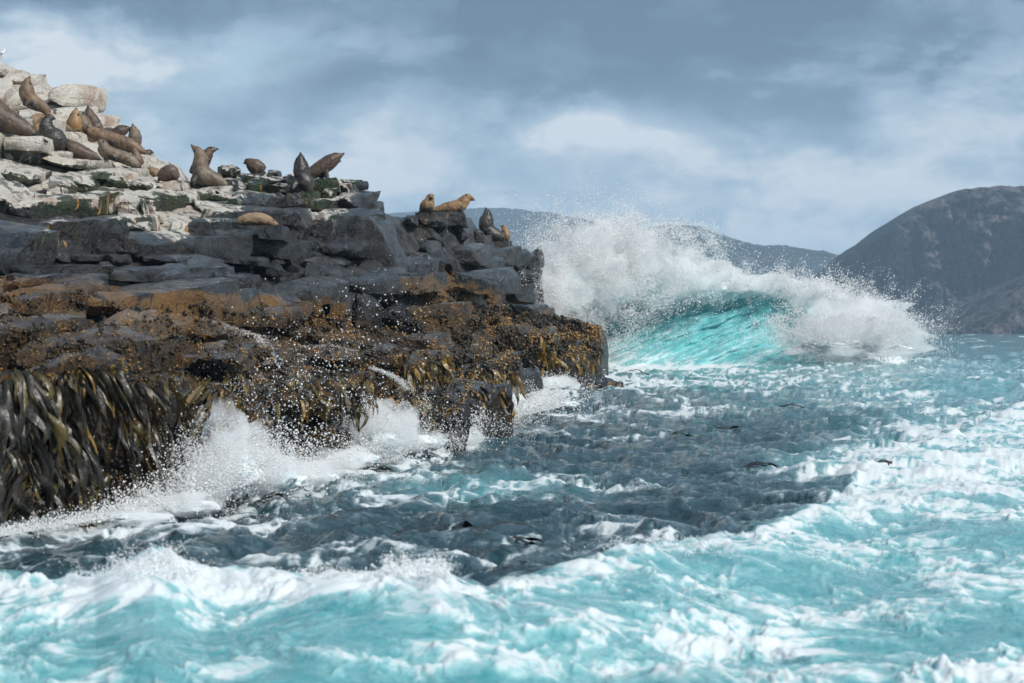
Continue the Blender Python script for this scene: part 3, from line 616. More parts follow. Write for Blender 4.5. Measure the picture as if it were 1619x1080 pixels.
for b in BL:
    if len(b) == 4 and b[3] < 345 and b[0] < 285: block(*b, yoff=.38, slope=.5, rough=1.3, rnd=.34, cuts=7, roll=9)   # the whitened slope is smoother and falls to the right
    elif b[2] - b[0] > 1.9 * (b[3] - b[1]) and b[2] - b[0] < 125 and SPL.random() < .62:      # long ledges are jointed
        c = b[0] + (b[2] - b[0]) * SPL.uniform(.36, .64); h = b[3] - b[1]; rest = b[4:] if len(b) > 4 else (0.0,)
        block(b[0], b[1] + h * SPL.uniform(-.1, .14), c, b[3], rest[0] + SPL.uniform(-.2, .2), *rest[1:]); block(c, b[1] + h * SPL.uniform(-.1, .2), b[2], b[3], rest[0] + SPL.uniform(-.2, .2), *rest[1:])
    else: block(*b)
# the rounded boulder at the tip of the headland, and the awash ones beside it
block(842, 500, 952, 590, -.6, .16, .8, .42, 5, 6, -4, 1.2, 'boulder')
block(838, 540, 905, 600, -1.6, .3, 1.3, .35, 5, name='boulder')
# small broken stones filling the joints
rs = np.random.default_rng(77)
for k in range(52):
    for _ in range(50):
        x = rs.uniform(-20, 840); t = interp(x, TOPL) + 30; bt = interp(x, BOT) - 90
        if bt < t: continue
        y = rs.uniform(t, bt)
        if not (y < 325 and x < 285 and rs.random() < .7): break
    w = rs.uniform(16, 40); h = w * rs.uniform(.35, .8)
    block(x - w / 2, y - h, x + w / 2, y, rs.uniform(.0, .25), None, 1.2, rs.uniform(.1, .35), name='rock_block')
print('blocks', NB, round(time.time() - T0, 1))

# ------------------------------------------------------------------ crust of barnacles and short weed (nobody could count it)
def ico(sub):
    bm = bmesh.new(); bmesh.ops.create_icosphere(bm, subdivisions=sub, radius=1.0)
    V = np.array([v.co[:] for v in bm.verts]); F = np.array([[v.index for v in f.verts] for f in bm.faces]); bm.free(); return V, F
OCT_V = np.array([[1, 0, 0], [-1, 0, 0], [0, 1, 0], [0, -1, 0], [0, 0, 1], [0, 0, -1]], float)
OCT_F = np.array([[0, 2, 4], [2, 1, 4], [1, 3, 4], [3, 0, 4], [2, 0, 5], [1, 2, 5], [3, 1, 5], [0, 3, 5]])
TET_V = np.array([[1, 1, 1], [-1, -1, 1], [-1, 1, -1], [1, -1, -1]], float) / 1.3
TET_F = np.array([[0, 1, 3], [0, 2, 1], [0, 3, 2], [1, 2, 3]])
def scatter_mesh(name, C, R, V0, F0, jitter=.25, rng=None, stretch=None):
    rng = rng or RNG; n, k = len(C), len(V0)
    a = rng.normal(size=(n, 3, 3)); Q, _ = np.linalg.qr(a)
    L = V0[None] * (1 + jitter * rng.normal(size=(n, k, 1)).clip(-1.5, 1.5)); L = np.einsum('nij,nkj->nki', Q, L) * np.asarray(R)[:, None, None]
    if stretch is not None: L = L * stretch
    V = (L + C[:, None]).reshape(-1, 3); F = (F0[None] + (np.arange(n) * k)[:, None, None]).reshape(-1, F0.shape[1])
    return mesh_np(name, V, F)
DG = bpy.context.evaluated_depsgraph_get()
def cast(px, py):
    """first rock point on the line of sight through a photo pixel (blocks are already built)"""
    o = Vector((0, 0, CAM_H)); d = Vector(((px - CX) / FPX, 1, (HORIZON - py) / FPX)).normalized()
    ok, loc, nor, i, ob, mt = SC.ray_cast(DG, o + d * 20, d, distance=100)
    if ok and (ob.name.startswith(('rock', 'boulder'))): return loc, nor
    return None
def build_crust():
    r = np.random.default_rng(5); A = []; B = []; AR = []; BR_ = []
    XS = r.uniform(-60, 950, 15000); lo = interp(XS, BR_EDGE) + 28; hi = interp(XS, BOT) - 25; YS = lo + (hi - lo) * r.random(15000); ok_ = hi > lo
    DN = pn2(XS * .028, YS * .05, 3) + .6 * pn2(XS * .09, YS * .13, 8)
    for x, y, dens, k_ in zip(XS, YS, DN, ok_):
        gold = dens > (.15 if y > 500 else .38); darkw = dens < -.20
        if not k_ or not (gold or darkw): continue
        if blobz(x, y, 590, 482, 34, 36) > .3 or (r.random() < .5 and y < 490): continue
        h = cast(x, y)
        if h is None: continue
        n_ = r.integers(1, 4); s = h[0].y / FPX
        for _ in range(n_):
            p = np.array(h[0]) + r.normal(size=3) * s * 3.0
            if gold: A.append(p); AR.append(s * (.6 + 2.2 * r.random() ** 2))
            else: B.append(p); BR_.append(s * r.uniform(1.5, 4.5))
    o = link('barnacle_crust', scatter_mesh('barnacle_crust', np.array(A), np.array(AR), OCT_V, OCT_F, .35, r), M['crust'], HEAD); tag(o, 'golden crust of barnacles and short weed', kind='stuff')
    o = link('weed_turf', scatter_mesh('weed_turf', np.array(B), np.array(BR_), OCT_V, OCT_F, .45, r), M['crust2'], HEAD); tag(o, 'dark rusty tufts of short seaweed', kind='stuff')
    print('crust', len(A), len(B), round(time.time() - T0, 1))
build_crust()

# ------------------------------------------------------------------ bull kelp: straps hanging over the rock edge
def strap(path, width, twist0, twist1, curl, rng, nseg=13):
    """a leathery ribbon along path (k x 3)"""
    path = np.asarray(path, float); t = np.linspace(0, 1, len(path)); u = np.linspace(0, 1, nseg)
    C = np.stack([np.interp(u, t, path[:, i]) for i in range(3)], 1)
    for _ in range(2): C[1:-1] = .25 * C[:-2] + .5 * C[1:-1] + .25 * C[2:]
    T = np.gradient(C, axis=0); T /= np.linalg.norm(T, axis=1)[:, None] + 1e-9
    V = []; ph = rng.uniform(0, 6); fr = rng.uniform(9, 17); tp = rng.uniform(.45, .75)
    for i in range(nseg):
        ang = twist0 + (twist1 - twist0) * u[i] + .35 * math.sin(u[i] * 7 + ph)
        side = np.cross(T[i], [0, -1, .2]); side /= np.linalg.norm(side) + 1e-9; nor = np.cross(side, T[i])
        s = side * math.cos(ang) + nor * math.sin(ang); nn = -side * math.sin(ang) + nor * math.cos(ang)
        w = width * (.2 + .8 * min(1, u[i] * 3.2)) * (1 - max(0, (u[i] - tp) / (1 - tp)) ** 1.4 * .93) * (1 + .12 * math.sin(fr * u[i] + 2 * ph))
        for a in (-1, -.4, .4, 1):
            V.append(C[i] + s * w * a * .5 + nn * w * curl * (.55 * math.sin(u[i] * fr + ph + (1.2 if a > 0 else 0)) * (abs(a) > .9) * (1 if a > 0 else -1) + .35 * (1 - a * a)))
    return mesh_np('blade', np.array(V), grid_faces(nseg, 4))
KN = 0
def kelp_clump(label, cx, cy_, sx, sy, n, lmin, lmax, wmin, wmax, mats, lean=0.0, awash=False, group=None, name='bull_kelp'):
    """holdfasts round (cx, cy) in photo pixels; every strap is a part of the plant"""
    global KN
    rng = np.random.default_rng(500 + KN); KN += 1; root = None
    for k in range(int(n * (1.8 if cx < 320 else 1.35))):
        hit = None
        for _ in range(12):
            x = cx + rng.uniform(-sx, sx); y = cy_ + rng.uniform(-sy, sy); hit = cast(x, y)
            if hit: break
        if hit is None: continue
        p = np.array(hit[0]); s = p[1] / FPX
        if root is None:
            root = empty(name, p); tag(root, label, 'kelp', group); hold = mesh_np('holdfast', ico(1)[0] * s * 6 * np.array([1, .8, .7]), ico(1)[1]); link('holdfast', hold, M['kelp_black'], root)
        L = rng.uniform(lmin, lmax); w = rng.uniform(wmin, wmax) * (.80 if cx < 320 else .85)
        out = np.array([rng.uniform(-.5, .5) + lean, -1, 0]); out /= np.linalg.norm(out)
        pts = [p + [0, .08, .0]]; q = p + out * .12 + [0, 0, rng.uniform(.02, .10)]; pts.append(q); v = out * .55 + np.array([0, 0, -.3])
        sway = rng.uniform(-1.1, 1.1) * (2.2 if rng.random() < .35 else 1); L *= rng.uniform(.75, 1.25) if cx < 320 else .8; bl = lean + rng.uniform(-.45, .45); fq = rng.uniform(.7, 1.7)
        for i in range(6):
            v = v * .55 + np.array([sway * math.sin(i * fq + k) + bl * .7, -.10, -1.0]) * .62; v /= np.linalg.norm(v)
            q = q + v * L / 6
            # keep the strap in front of the rock
            px_, py_ = unP(q[None])
            yd = float(D(px_[0], py_[0])) - .42 - .25 * rng.random()
            if q[1] > yd: q = np.array([q[0], max(yd, q[1] - .5), q[2]])
            pts.append(q.copy())
        me = strap(np.array(pts) - p * 0 - np.array(root.location), w, rng.uniform(-.8, .8), rng.uniform(-1.8, 1.8), rng.uniform(.10, .30), rng)
        link('blade', me, M[mats[rng.integers(len(mats))]], root)
    return root
BK, OL, AM = 'kelp_black', 'kelp_olive', 'kelp_amber'
for a in [
 ('thick black kelp straps hanging at the far left edge, uppermost row', 10, 598, 38, 14, 26, .8, 1.3, .07, .15, [BK, BK, BK, OL], .1),
 ('black kelp curtain half way down the left edge of the rock', 10, 660, 40, 30, 26, .8, 1.3, .06, .13, [BK, BK, BK], -.1),
 ('black kelp straps just above the water at the left edge', 20, 735, 45, 25, 24, .6, 1.0, .06, .13, [BK, BK, BK, OL], .1),
 ('lowest dark kelp straps in the bottom left corner of the rock', 50, 790, 55, 20, 20, .4, .7, .06, .12, [BK, BK]),
 ('black kelp mass between the left edge and the amber fan', 62, 625, 28, 22, 22, .8, 1.3, .06, .13, [BK, BK, OL], .15),
 ('amber and olive kelp fan drooping below the golden crust, left of the pink rock', 105, 602, 26, 12, 22, .7, 1.1, .06, .12, [OL, AM, BK, OL, BK, BK], .1),
 ('dark kelp straps slanting under the amber fan', 105, 680, 45, 26, 26, .7, 1.2, .06, .12, [BK, BK, BK, OL], .4),
 ('dark kelp straps low on the rock under the slanting ones', 110, 750, 50, 28, 22, .5, .9, .06, .12, [BK, BK, OL], .25),
 ('amber edged kelp draped over the ledge above the pink rock', 152, 590, 30, 8, 20, .6, 1.0, .06, .12, [AM, OL, BK, OL, BK, BK], .45),
 ('olive kelp straps hanging right of the pink rock', 212, 620, 32, 14, 24, .7, 1.1, .05, .11, [OL, BK, BK, OL, BK], .3),
 ('broad dark kelp sheet beside the splash, right end of the left curtain', 268, 605, 28, 16, 26, .7, 1.1, .06, .12, [BK, OL, BK], .1),
 ('dark kelp hanging straight below the olive straps', 225, 680, 45, 26, 24, .6, 1.0, .05, .11, [BK, OL, BK], .3),
 ('dark kelp ends trailing into the spray below the left curtain', 180, 745, 60, 26, 22, .5, .9, .05, .11, [BK, BK, OL], .35),
 ('short golden kelp on the low ledge behind the first splash', 335, 606, 50, 16, 18, .4, .7, .05, .10, [AM, OL, OL], .2),
 ('dark kelp behind the first splash, under the short golden kelp', 345, 660, 50, 24, 20, .5, .9, .06, .11, [BK, OL, AM], .2),
 ('brown kelp half hidden in the spray below the small waterfall', 430, 630, 60, 28, 24, .5, .9, .06, .11, [OL, AM, BK, BK, OL], .2),
 ('olive and amber kelp hanging between the two splashes', 530, 618, 58, 20, 26, .6, 1.0, .07, .13, [OL, AM, BK, BK, OL], .2),
 ('yellow kelp pouring off the ledge under the white cascade', 640, 632, 40, 14, 20, .7, 1.1, .08, .14, [AM, OL], .3),
 ('dark kelp dangling into the foam right of the yellow kelp', 690, 640, 38, 24, 20, .7, 1.1, .08, .14, [OL, BK], .2),
 ('kelp tuft on the brown ledge above the dark dangling kelp', 668, 580, 38, 14, 18, .5, .9, .07, .12, [OL, AM], .3),
 ('dark olive kelp on the low stones behind the rounded surge', 770, 630, 34, 18, 20, .6, 1.0, .08, .13, [OL, BK, AM, BK], .2),
 ('golden kelp fringe above the second white surge', 775, 592, 48, 8, 24, .6, 1.0, .08, .14, [AM, AM, OL], .2),
 ('amber kelp hanging down the face of the end boulder', 880, 545, 32, 14, 18, .9, 1.4, .10, .17, [AM, OL], .1),
 ('kelp skirt round the foot of the end boulder', 900, 572, 42, 8, 18, .5, .8, .10, .16, [OL, AM], .1),
]: kelp_clump(*a)
print('kelp', round(time.time() - T0, 1))
# ------------------------------------------------------------------ fur seals
def catmull(pts, n):
    pts = np.asarray(pts, float); q = np.vstack([2 * pts[0] - pts[1], pts, 2 * pts[-1] - pts[-2]]); seg_ = np.linalg.norm(np.diff(pts[:, :3], axis=0), axis=1); cum = np.r_[0, np.cumsum(seg_)]
    out = []
    for s in np.linspace(0, cum[-1] * .99999, n):
        i = min(np.searchsorted(cum, s, 'right') - 1, len(seg_) - 1); t = (s - cum[i]) / max(seg_[i], 1e-9); p0, p1, p2, p3 = q[i:i + 4]
        out.append(.5 * (2 * p1 + (p2 - p0) * t + (2 * p0 - 5 * p1 + 4 * p2 - p3) * t * t + (3 * p1 - p0 - 3 * p2 + p3) * t ** 3))
    return np.array(out), cum[-1]
def tube(C, R, nseg=16, flat=1.0, axis=None):
    """closed tube round centres C with radii R; flat squashes it along axis"""
    T = np.gradient(C, axis=0); T /= np.linalg.norm(T, axis=1)[:, None] + 1e-9
    ref = np.array([0.0, -1, 0]) if axis is None else np.asarray(axis, float); V = []
    for i in range(len(C)):
        a = ref - T[i] * (ref @ T[i])
        if np.linalg.norm(a) < .15: a = np.cross(T[i], [1, 0, .1])
        a /= np.linalg.norm(a); b = np.cross(T[i], a)
        for k in range(nseg):
            th = 2 * math.pi * k / nseg; V.append(C[i] + R[i] * (a * math.cos(th) * flat + b * math.sin(th)))
    n = len(C); V += [C[0], C[-1]]; F = []
    for i in range(n - 1):
        for k in range(nseg):
            k2 = (k + 1) % nseg; F.append([i * nseg + k, i * nseg + k2, (i + 1) * nseg + k2]); F.append([i * nseg + k, (i + 1) * nseg + k2, (i + 1) * nseg + k])
    for k in range(nseg):
        k2 = (k + 1) % nseg; F.append([n * nseg, k2, k]); F.append([n * nseg + 1, (n - 1) * nseg + k, (n - 1) * nseg + k2])
    return np.array(V), np.array(F)
def seal(label, mat, spine, Y=None, dY=0.0, flip=(), hind=True, jaw=None, group='fur seals on the rock', lit=None, heads=True):
    """spine: (px, py, radius in px[, depth offset in m]) from nose to tail; flip: ((px,py),(px,py)[,depth]) fore flippers; built in metres at the seal's own place"""
    sp = [(s[0], s[1], s[2] * (1.25 if i in (1, 2, 3) else 1.08), s[3] if len(s) > 3 else 0.0) for i, s in enumerate(spine)]; base = max(sp, key=lambda s: s[1] + s[2])
    if Y is None:
        hits = [h[0].y for h in (cast(a[0], a[1] + .5 * a[2]) for a in sp[3:]) if h]; rm = max(a[2] for a in sp)
        Y0 = float(D(base[0], base[1] + base[2])) - .25; Y = min([Y0] + hits) - rm * Y0 / FPX * .8 + dY * .8
    # the rock it rests on
    low = sorted(sp, key=lambda a: -(a[1] + a[2]))[:4]; xa = min(a[0] - a[2] * .7 for a in low); xb = max(a[0] + a[2] * .7 for a in low); yb = base[1] + base[2]
    SUPPORTS.append((xa - 4, yb - 4.5, xb + 4, yb + 14, Y))
    if flip and max(f[1][1] for f in flip) > yb + 3: SUPPORTS.append((min(f[1][0] for f in flip) - 12, max(f[1][1] for f in flip) - 3, max(f[1][0] for f in flip) + 12, max(f[1][1] for f in flip) + 14, Y))
    s = Y / FPX; org = P(base[0], base[1] + base[2], Y)
    A = np.array([np.r_[P(a[0], a[1], Y) + [0, a[3], 0], a[2] * s] for a in sp]); A[:, :3] -= org
    C, L = catmull(A, 46); R = np.maximum(C[:, 3], s * .8)
    parts = [tube(C[:, :3], R, 18, 1.0)]; darkc = []
    def paddle(p0, p1, w0, w1, th=.30, axis=(0, -1, 0), nb=9):
        u = np.linspace(0, 1, nb)[:, None]; mid = (p0 + p1) / 2 + np.array([0, -.03, .0]); c = (1 - u) ** 2 * p0 + 2 * u * (1 - u) * mid + u * u * p1
        r = (w0 + (w1 - w0) * u[:, 0]) * np.where(u[:, 0] > .8, 1 - (u[:, 0] - .8) * 2.6, 1); parts.append(tube(c, r, 10, th, axis))
        darkc.append((p0 + (p1 - p0) * .25, p1, max(w0, w1)))
    for f in flip:
        (x0, y0), (x1, y1) = f[0], f[1]; dz = f[2] if len(f) > 2 else -.10
        k = np.argmin(np.linalg.norm(C[:, [0, 2]] - (P(x0, y0, Y) - org)[[0, 2]], axis=1)); r_ = R[k]
        paddle(P(x0, y0, Y) - org + [0, -r_ * .55, 0], P(x1, y1, Y) - org + [0, -r_ * .8 + dz, 0], r_ * .42, r_ * .30, .40)
    if hind:
        tl = C[-1, :3]; tv = C[-1, :3] - C[-6, :3]; tv /= np.linalg.norm(tv); k = R.max()
        for sg in (-1, 1):
            e = tl + tv * k * .85 + np.array([0, sg * k * .28, -k * .10]); paddle(tl - tv * k * .35 + np.array([0, sg * k * .12, 0]), e, k * .20, k * .30, .32, (0, 0, 1))
    if jaw:
        (x0, y0), (x1, y1) = jaw; u = np.linspace(0, 1, 8)[:, None]; p0, p1 = P(x0, y0, Y) - org, P(x1, y1, Y) - org
        parts.append(tube(p0 + (p1 - p0) * u, s * np.linspace(3.6, 1.3, 8), 10, .8))
    V = np.concatenate([p[0] for p in parts]); o = 0; F = []
    for p in parts: F.append(p[1] + o); o += len(p[0])
    me0 = mesh_np('body', V, np.concatenate(F)); ob = bpy.data.objects.new('tmp_body', me0); COL.objects.link(ob)
    md = ob.modifiers.new('r', 'REMESH'); md.mode = 'VOXEL'; md.voxel_size = max(.016, s * 1.25); md.use_smooth_shade = True
    sm = ob.modifiers.new('s', 'SMOOTH'); sm.factor = .5; sm.iterations = 2
    dg = bpy.context.evaluated_depsgraph_get(); me = bpy.data.meshes.new_from_object(ob.evaluated_get(dg)); bpy.data.objects.remove(ob); bpy.data.meshes.remove(me0)
    n = len(me.vertices); co = np.empty(n * 3, np.float32); me.vertices.foreach_get('co', co); co = co.reshape(-1, 3)
    # fur folds, then which fur is dark (flippers, snout) or belly coloured
    nv = fbm3(co * 9 + Y + len(label), 3, .5, seed=9); cen = C[:, :3]; ki = np.argmin(((co[:, None] - cen[None, ::3]) ** 2).sum(-1), 1) * 3
    dirv = co - cen[ki]; dn = np.linalg.norm(dirv, axis=1) + 1e-6; co = co + (dirv / dn[:, None]) * (nv * s * .75)[:, None]
    me.vertices.foreach_set('co', co.astype(np.float32).ravel())
    dk = np.zeros(n)
    for p0, p1, w in darkc:
        d = p1 - p0; t = np.clip(((co - p0) @ d) / (d @ d), 0, 1); dist = np.linalg.norm(co - p0 - t[:, None] * d, axis=1); far_body = dn > R[ki] * 1.02
        dk = np.maximum(dk, sstep(w * 1.15, w * .7, dist) * np.where(far_body | (t > .5), 1, .3))
    dk = np.maximum(dk, .55 * sstep(s * 5, s * 1.5, np.linalg.norm(co - cen[0], axis=1)))
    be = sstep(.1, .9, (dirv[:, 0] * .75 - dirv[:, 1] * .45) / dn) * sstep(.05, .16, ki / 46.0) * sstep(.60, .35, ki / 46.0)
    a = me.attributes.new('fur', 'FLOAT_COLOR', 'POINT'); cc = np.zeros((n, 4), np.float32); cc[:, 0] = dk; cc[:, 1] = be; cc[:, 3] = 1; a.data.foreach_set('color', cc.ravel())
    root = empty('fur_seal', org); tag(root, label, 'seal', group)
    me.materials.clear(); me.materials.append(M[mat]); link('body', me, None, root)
    # face
    if heads:
        k = next((i for i in range(46) if R[i] > .62 * max(R[:16])), 6); k = min(max(k, 3), 9); ax = C[k - 2, :3] - C[k + 2, :3]; ax /= np.linalg.norm(ax)
        side = np.cross(ax, [0, 0, 1]) if abs(ax[2]) < .8 else np.array([1.0, 0, 0]); side /= np.linalg.norm(side); up = np.cross(side, ax)
        if abs(ax[2]) < .8 and up[2] < 0: up = -up
        if abs(ax[2]) >= .8: up = np.array([0, -1.0, 0])
        iv, if_ = ico(2); r_ = R[k]
        for sg in (-1, 1):
            link('eye', mesh_np('eye', iv * r_ * .26, if_), M['eye'], root, Vector(C[k, :3] + side * sg * r_ * .70 + up * r_ * .55))
            kk = min(k + 4, 14); e0 = C[kk, :3] + side * sg * R[kk] * .88 + up * R[kk] * .25; ev, ef = tube(np.linspace(e0, e0 - ax * R[kk] * .62 + side * sg * R[kk] * .10, 6), R[kk] * np.array([.10, .13, .13, .11, .08, .03]), 8, .7)
            link('ear', mesh_np('ear', ev, ef), M[mat], root)
        link('nose', mesh_np('nose', iv * max(R[0], s * 1.3) * np.array([1.0, 1.0, .9]), if_), M['nose'], root, Vector(C[0, :3]))
    return root
SUPPORTS = []
SEALS = [
 ('big brown seal arched upright with its snout to the sky, top left boulders', 'brown', [(47, 122, 1.5), (44.5, 128, 4.5), (43, 136, 8), (43, 147, 10), (47, 157, 11.5), (57, 164, 10.5), (68, 170, 8.5), (75, 178, 6), (77, 187, 3)], .1, [((50, 160), (59, 174)), ((44, 160), (43, 169))]),
 ('large dark seal lying at the left edge, its head out of view', 'dark', [(-45, 135, 2), (-40, 142, 6), (-32, 150, 10), (-18, 168, 17), (0, 186, 20), (20, 195, 16), (38, 203, 12), (50, 209, 8), (59, 214, 4)], 0, [((-8, 196), (2, 212))]),
 ('small brown pup head peeping over the large dark seal at the left edge', 'brown', [(30, 177, 1.5), (27, 178, 4), (25, 183, 4.5), (23, 190, 5), (19, 196, 5)], .75, []),
 ('pale tan seal looking right between the large dark seal and the black one', 'tan', [(73, 186, 1.5), (69, 186, 4), (63, 186, 6), (57, 191, 8), (56, 199, 9), (60, 208, 8), (63, 214, 5)], .30, []),
 ('black seal seen from behind with a round glossy rump, head turned right', 'wet', [(87, 188, 1.5), (83, 187, 4), (78, 188, 6), (74, 197, 9), (76, 208, 13), (86, 220, 17), (96, 228, 13), (101, 236, 6)], -.1, [((70, 212), (66, 222))]),
 ('grey seal stretched out with its head resting to the right, below the golden one', 'grey', [(126, 206, 1.5), (122, 205, 4), (115, 204, 6), (105, 203, 7), (95, 200, 8), (87, 196, 7), (80, 194, 4)], .25, []),
 ('golden chested seal sitting upright with its snout raised, in the upper left crowd', 'gold', [(121, 172, 1.5), (120, 177, 4.5), (119, 184, 7), (118, 194, 10), (117, 203, 11, .1), (117, 207, 8, .5), (118, 210, 5, .9)], .3, []),
 ('mottled brown seal pressed behind the golden chested one', 'grey', [(132, 178, 2), (128, 181, 5), (131, 190, 8), (136, 200, 9), (142, 206, 8), (150, 210, 5)], .65, []),
 ('slim dark seal on the skyline pointing its snout straight up beside the golden one', 'dark', [(139.5, 168, 1.5), (140, 174, 4), (142, 181, 6.5), (146, 191, 9), (152, 201, 10), (158, 207, 8), (166, 211, 4)], .8, []),
 ('long brown seal sprawled along the crest, the longest of the crowd', 'brown', [(135, 210, 2), (138, 207, 5), (144, 208, 7), (155, 213, 8.5), (178, 220, 9.5), (203, 228, 10), (219, 236, 7), (231, 243, 3)], .25, [((168, 224), (186, 230))]),
 ('dark seal bowing its head towards its neighbour on the skyline', 'dark', [(206, 204.5, 1.5), (203, 204, 3.5), (198, 205, 6), (190, 208, 8), (181, 213, 8), (172, 217, 5)], .7, []),
 ('pointed upright seal on the skyline, right of the bowing one', 'grey', [(210, 196.5, 1.2), (210.5, 201, 3.5), (212, 207, 6.5), (213.5, 216, 8.5), (215, 225, 9), (217, 232, 6)], .6, []),
 ('dark reddish brown seal asleep on its side below the crowd', 'dark', [(100, 222, 2), (104, 224, 5), (110, 231, 8.5), (122, 238, 10), (137, 244, 9.5), (150, 249, 7), (158, 252, 3)], -.15, []),
 ('grey brown seal lying with its head lifted to the left, lowest row of the crowd', 'grey', [(155, 221, 1.2), (158, 223.5, 3.5), (163, 229, 6.5), (166, 238, 9), (177, 243.5, 9.5), (192, 248, 9.5), (205, 253, 9.5), (215, 260, 7), (222, 266, 3)], -.1, [((172, 246), (190, 256))]),
 ('small brown seal peering over the tail of the seal with lifted head', 'brown', [(208, 234, 1.5), (211, 236, 3.5), (213, 240, 4.5), (216, 247, 6), (220, 254, 7), (223, 261, 5)], .25, []),
 ('seal of which only a round brown head shows at the crest end', 'dark', [(241, 241, 2), (237.5, 241, 4), (233, 243, 5), (225, 246, 6), (216, 248, 5)], .7, []),
 ('dark brown seal curled in a ball at the right end of the white rock', 'dark', [(252, 284, 3), (255, 281, 7), (262, 276, 10), (270, 273, 10.5), (276, 277, 9), (280, 283, 5)], 0, []),
 ('pale seal half hidden behind the curled dark one', 'tan', [(232, 268, 2), (238, 270, 5), (246, 273, 6), (254, 276, 5)], .3, []),
 ('big grey brown seal sitting tall on the green shelf, looking back over its shoulder', 'grey', [(303, 229.5, 1.3), (306, 233, 3), (312, 238, 5.5), (317, 248, 8.5), (317, 264, 12.5), (322, 277, 14), (339, 283, 10.5), (353, 290, 6), (362, 294.5, 2.5)], -.05, [((312, 276), (306, 291))]),
 ('dark seal behind the tall sitting one, its snout pointing right', 'dark', [(345, 235.5, 1.2), (340, 236.5, 3), (333, 238.5, 5.5), (328, 245, 7.5), (322, 256, 10), (314, 268, 12), (309, 278, 10)], .5, []),
 ('dark seal curled up alone on the middle of the skyline shelf', 'dark', [(387, 258, 2), (390, 257, 5), (396, 259, 7.5), (403, 263, 10), (411, 265, 9), (417, 270, 6)], 0, []),
 ('dark wet seal sitting upright, snout up, left of the barking one', 'wet', [(475, 241.5, 1.2), (475.5, 247, 4), (475.5, 255, 7.5), (476.5, 267, 10.5), (479, 281, 12), (486, 292, 12.5), (493, 299, 7)], -.1, [((470, 286), (463, 302))]),
 ('dark seal barking to the right with open mouth on the skyline', 'dark', [(543.5, 243, 1.5), (539, 245.5, 3.2), (533, 248.5, 6.5), (523, 255, 9.5), (512, 263, 11.5), (500, 270, 10.5), (490, 277, 8)], .15, [((515, 268), (520, 291)), ((510, 270), (508, 289), .3)], ((531, 252), (540, 256))),
 ('tan seal asleep flat on the grey ledge, alone below the others', 'tan', [(441, 356, 1.2), (437, 355, 3.5), (429, 352, 5.5), (418, 348, 8), (402, 346, 9.5), (387, 348, 8.5), (376, 350, 5)], -.1, []),
 ('golden seal facing the camera, left of the pair by the far hill', 'gold', [(682, 314, 2, -.22), (681, 311, 4.5), (679, 317, 6.5), (676, 325, 9.5), (671, 330, 8.5, .2), (665, 333, 5, .3)], 0, [((680, 327), (683, 336))]),
 ('golden seal propped on its flippers looking right, on the rock by the far hill', 'gold', [(750, 316.5, 1.2), (746, 314.5, 2.8), (740, 312.5, 5.3), (733, 319, 7.5), (725, 326, 10), (707, 329, 8.5), (690, 332, 5), (679, 334, 2.5)], -.1, [((728, 326), (732, 340)), ((722, 329), (719, 339), .3)]),
 ('black seal upright at the right end of the rock, in front of the far hill', 'wet', [(768, 329, 1.2), (769, 333, 3.5), (770.5, 339, 6), (769, 350, 9.5), (770, 362, 11), (779, 370, 11), (789, 375, 9), (797, 380, 5)], -.1, [((771, 366), (775, 383))]),
 ('small golden seal tucked behind the black one at the right end', 'gold', [(793, 357.5, 1.4), (796, 359.5, 3.4), (798.5, 366, 4.5), (800.5, 374, 5.5), (801, 380, 4)], .5, []),
]
for q in SEALS: seal(q[0], q[1], q[2], dY=q[3], flip=q[4], jaw=q[5] if len(q) > 5 else None)
for a, b, c, d, y_ in SUPPORTS: block(a, b, c, d, 0, .03, .6, .16, 0, 0, 0, 1.0, 'rock_block', y_ - .38)
print('seals', round(time.time() - T0, 1))

# ------------------------------------------------------------------ gull on the topmost rock
def gull(px, py, Y):
    s = .30; root = empty('seagull', P(px, py, Y)); tag(root, 'white and grey gull perched on the topmost rock at the left edge', 'bird')
    c = np.array([[-.55, 0, .42], [-.3, 0, .50], [0, 0, .56], [.25, 0, .68], [.34, 0, .82], [.40, 0, .92], [.50, 0, .93]]) * s
    v, f = tube(c, np.array([.03, .12, .17, .14, .09, .10, .03]) * s, 14); link('body', mesh_np('body', v, f), M['gull_white'], root)
    for sg in (-1, 1):
        c = np.array([[.2, sg * .13, .62], [0, sg * .17, .58], [-.35, sg * .10, .50], [-.72, sg * .03, .44]]) * s; v, f = tube(c, np.array([.04, .12, .09, .01]) * s, 10, .35, (0, 1, 0)); link('wing', mesh_np('wing', v, f), M['gull_grey'], root)
        c = np.array([[.02, sg * .06, .45], [.02, sg * .06, .02], [.12, sg * .06, .0]]) * s; v, f = tube(c, np.array([.02, .02, .03]) * s, 6); link('leg', mesh_np('leg', v, f), M['gull_red'], root)
    c = np.array([[.48, 0, .93], [.62, 0, .90]]) * s; v, f = tube(c, np.array([.035, .01]) * s, 8); link('beak', mesh_np('beak', v, f), M['gull_red'], root)
gull(2, 94, float(D(2, 100)) - .1)
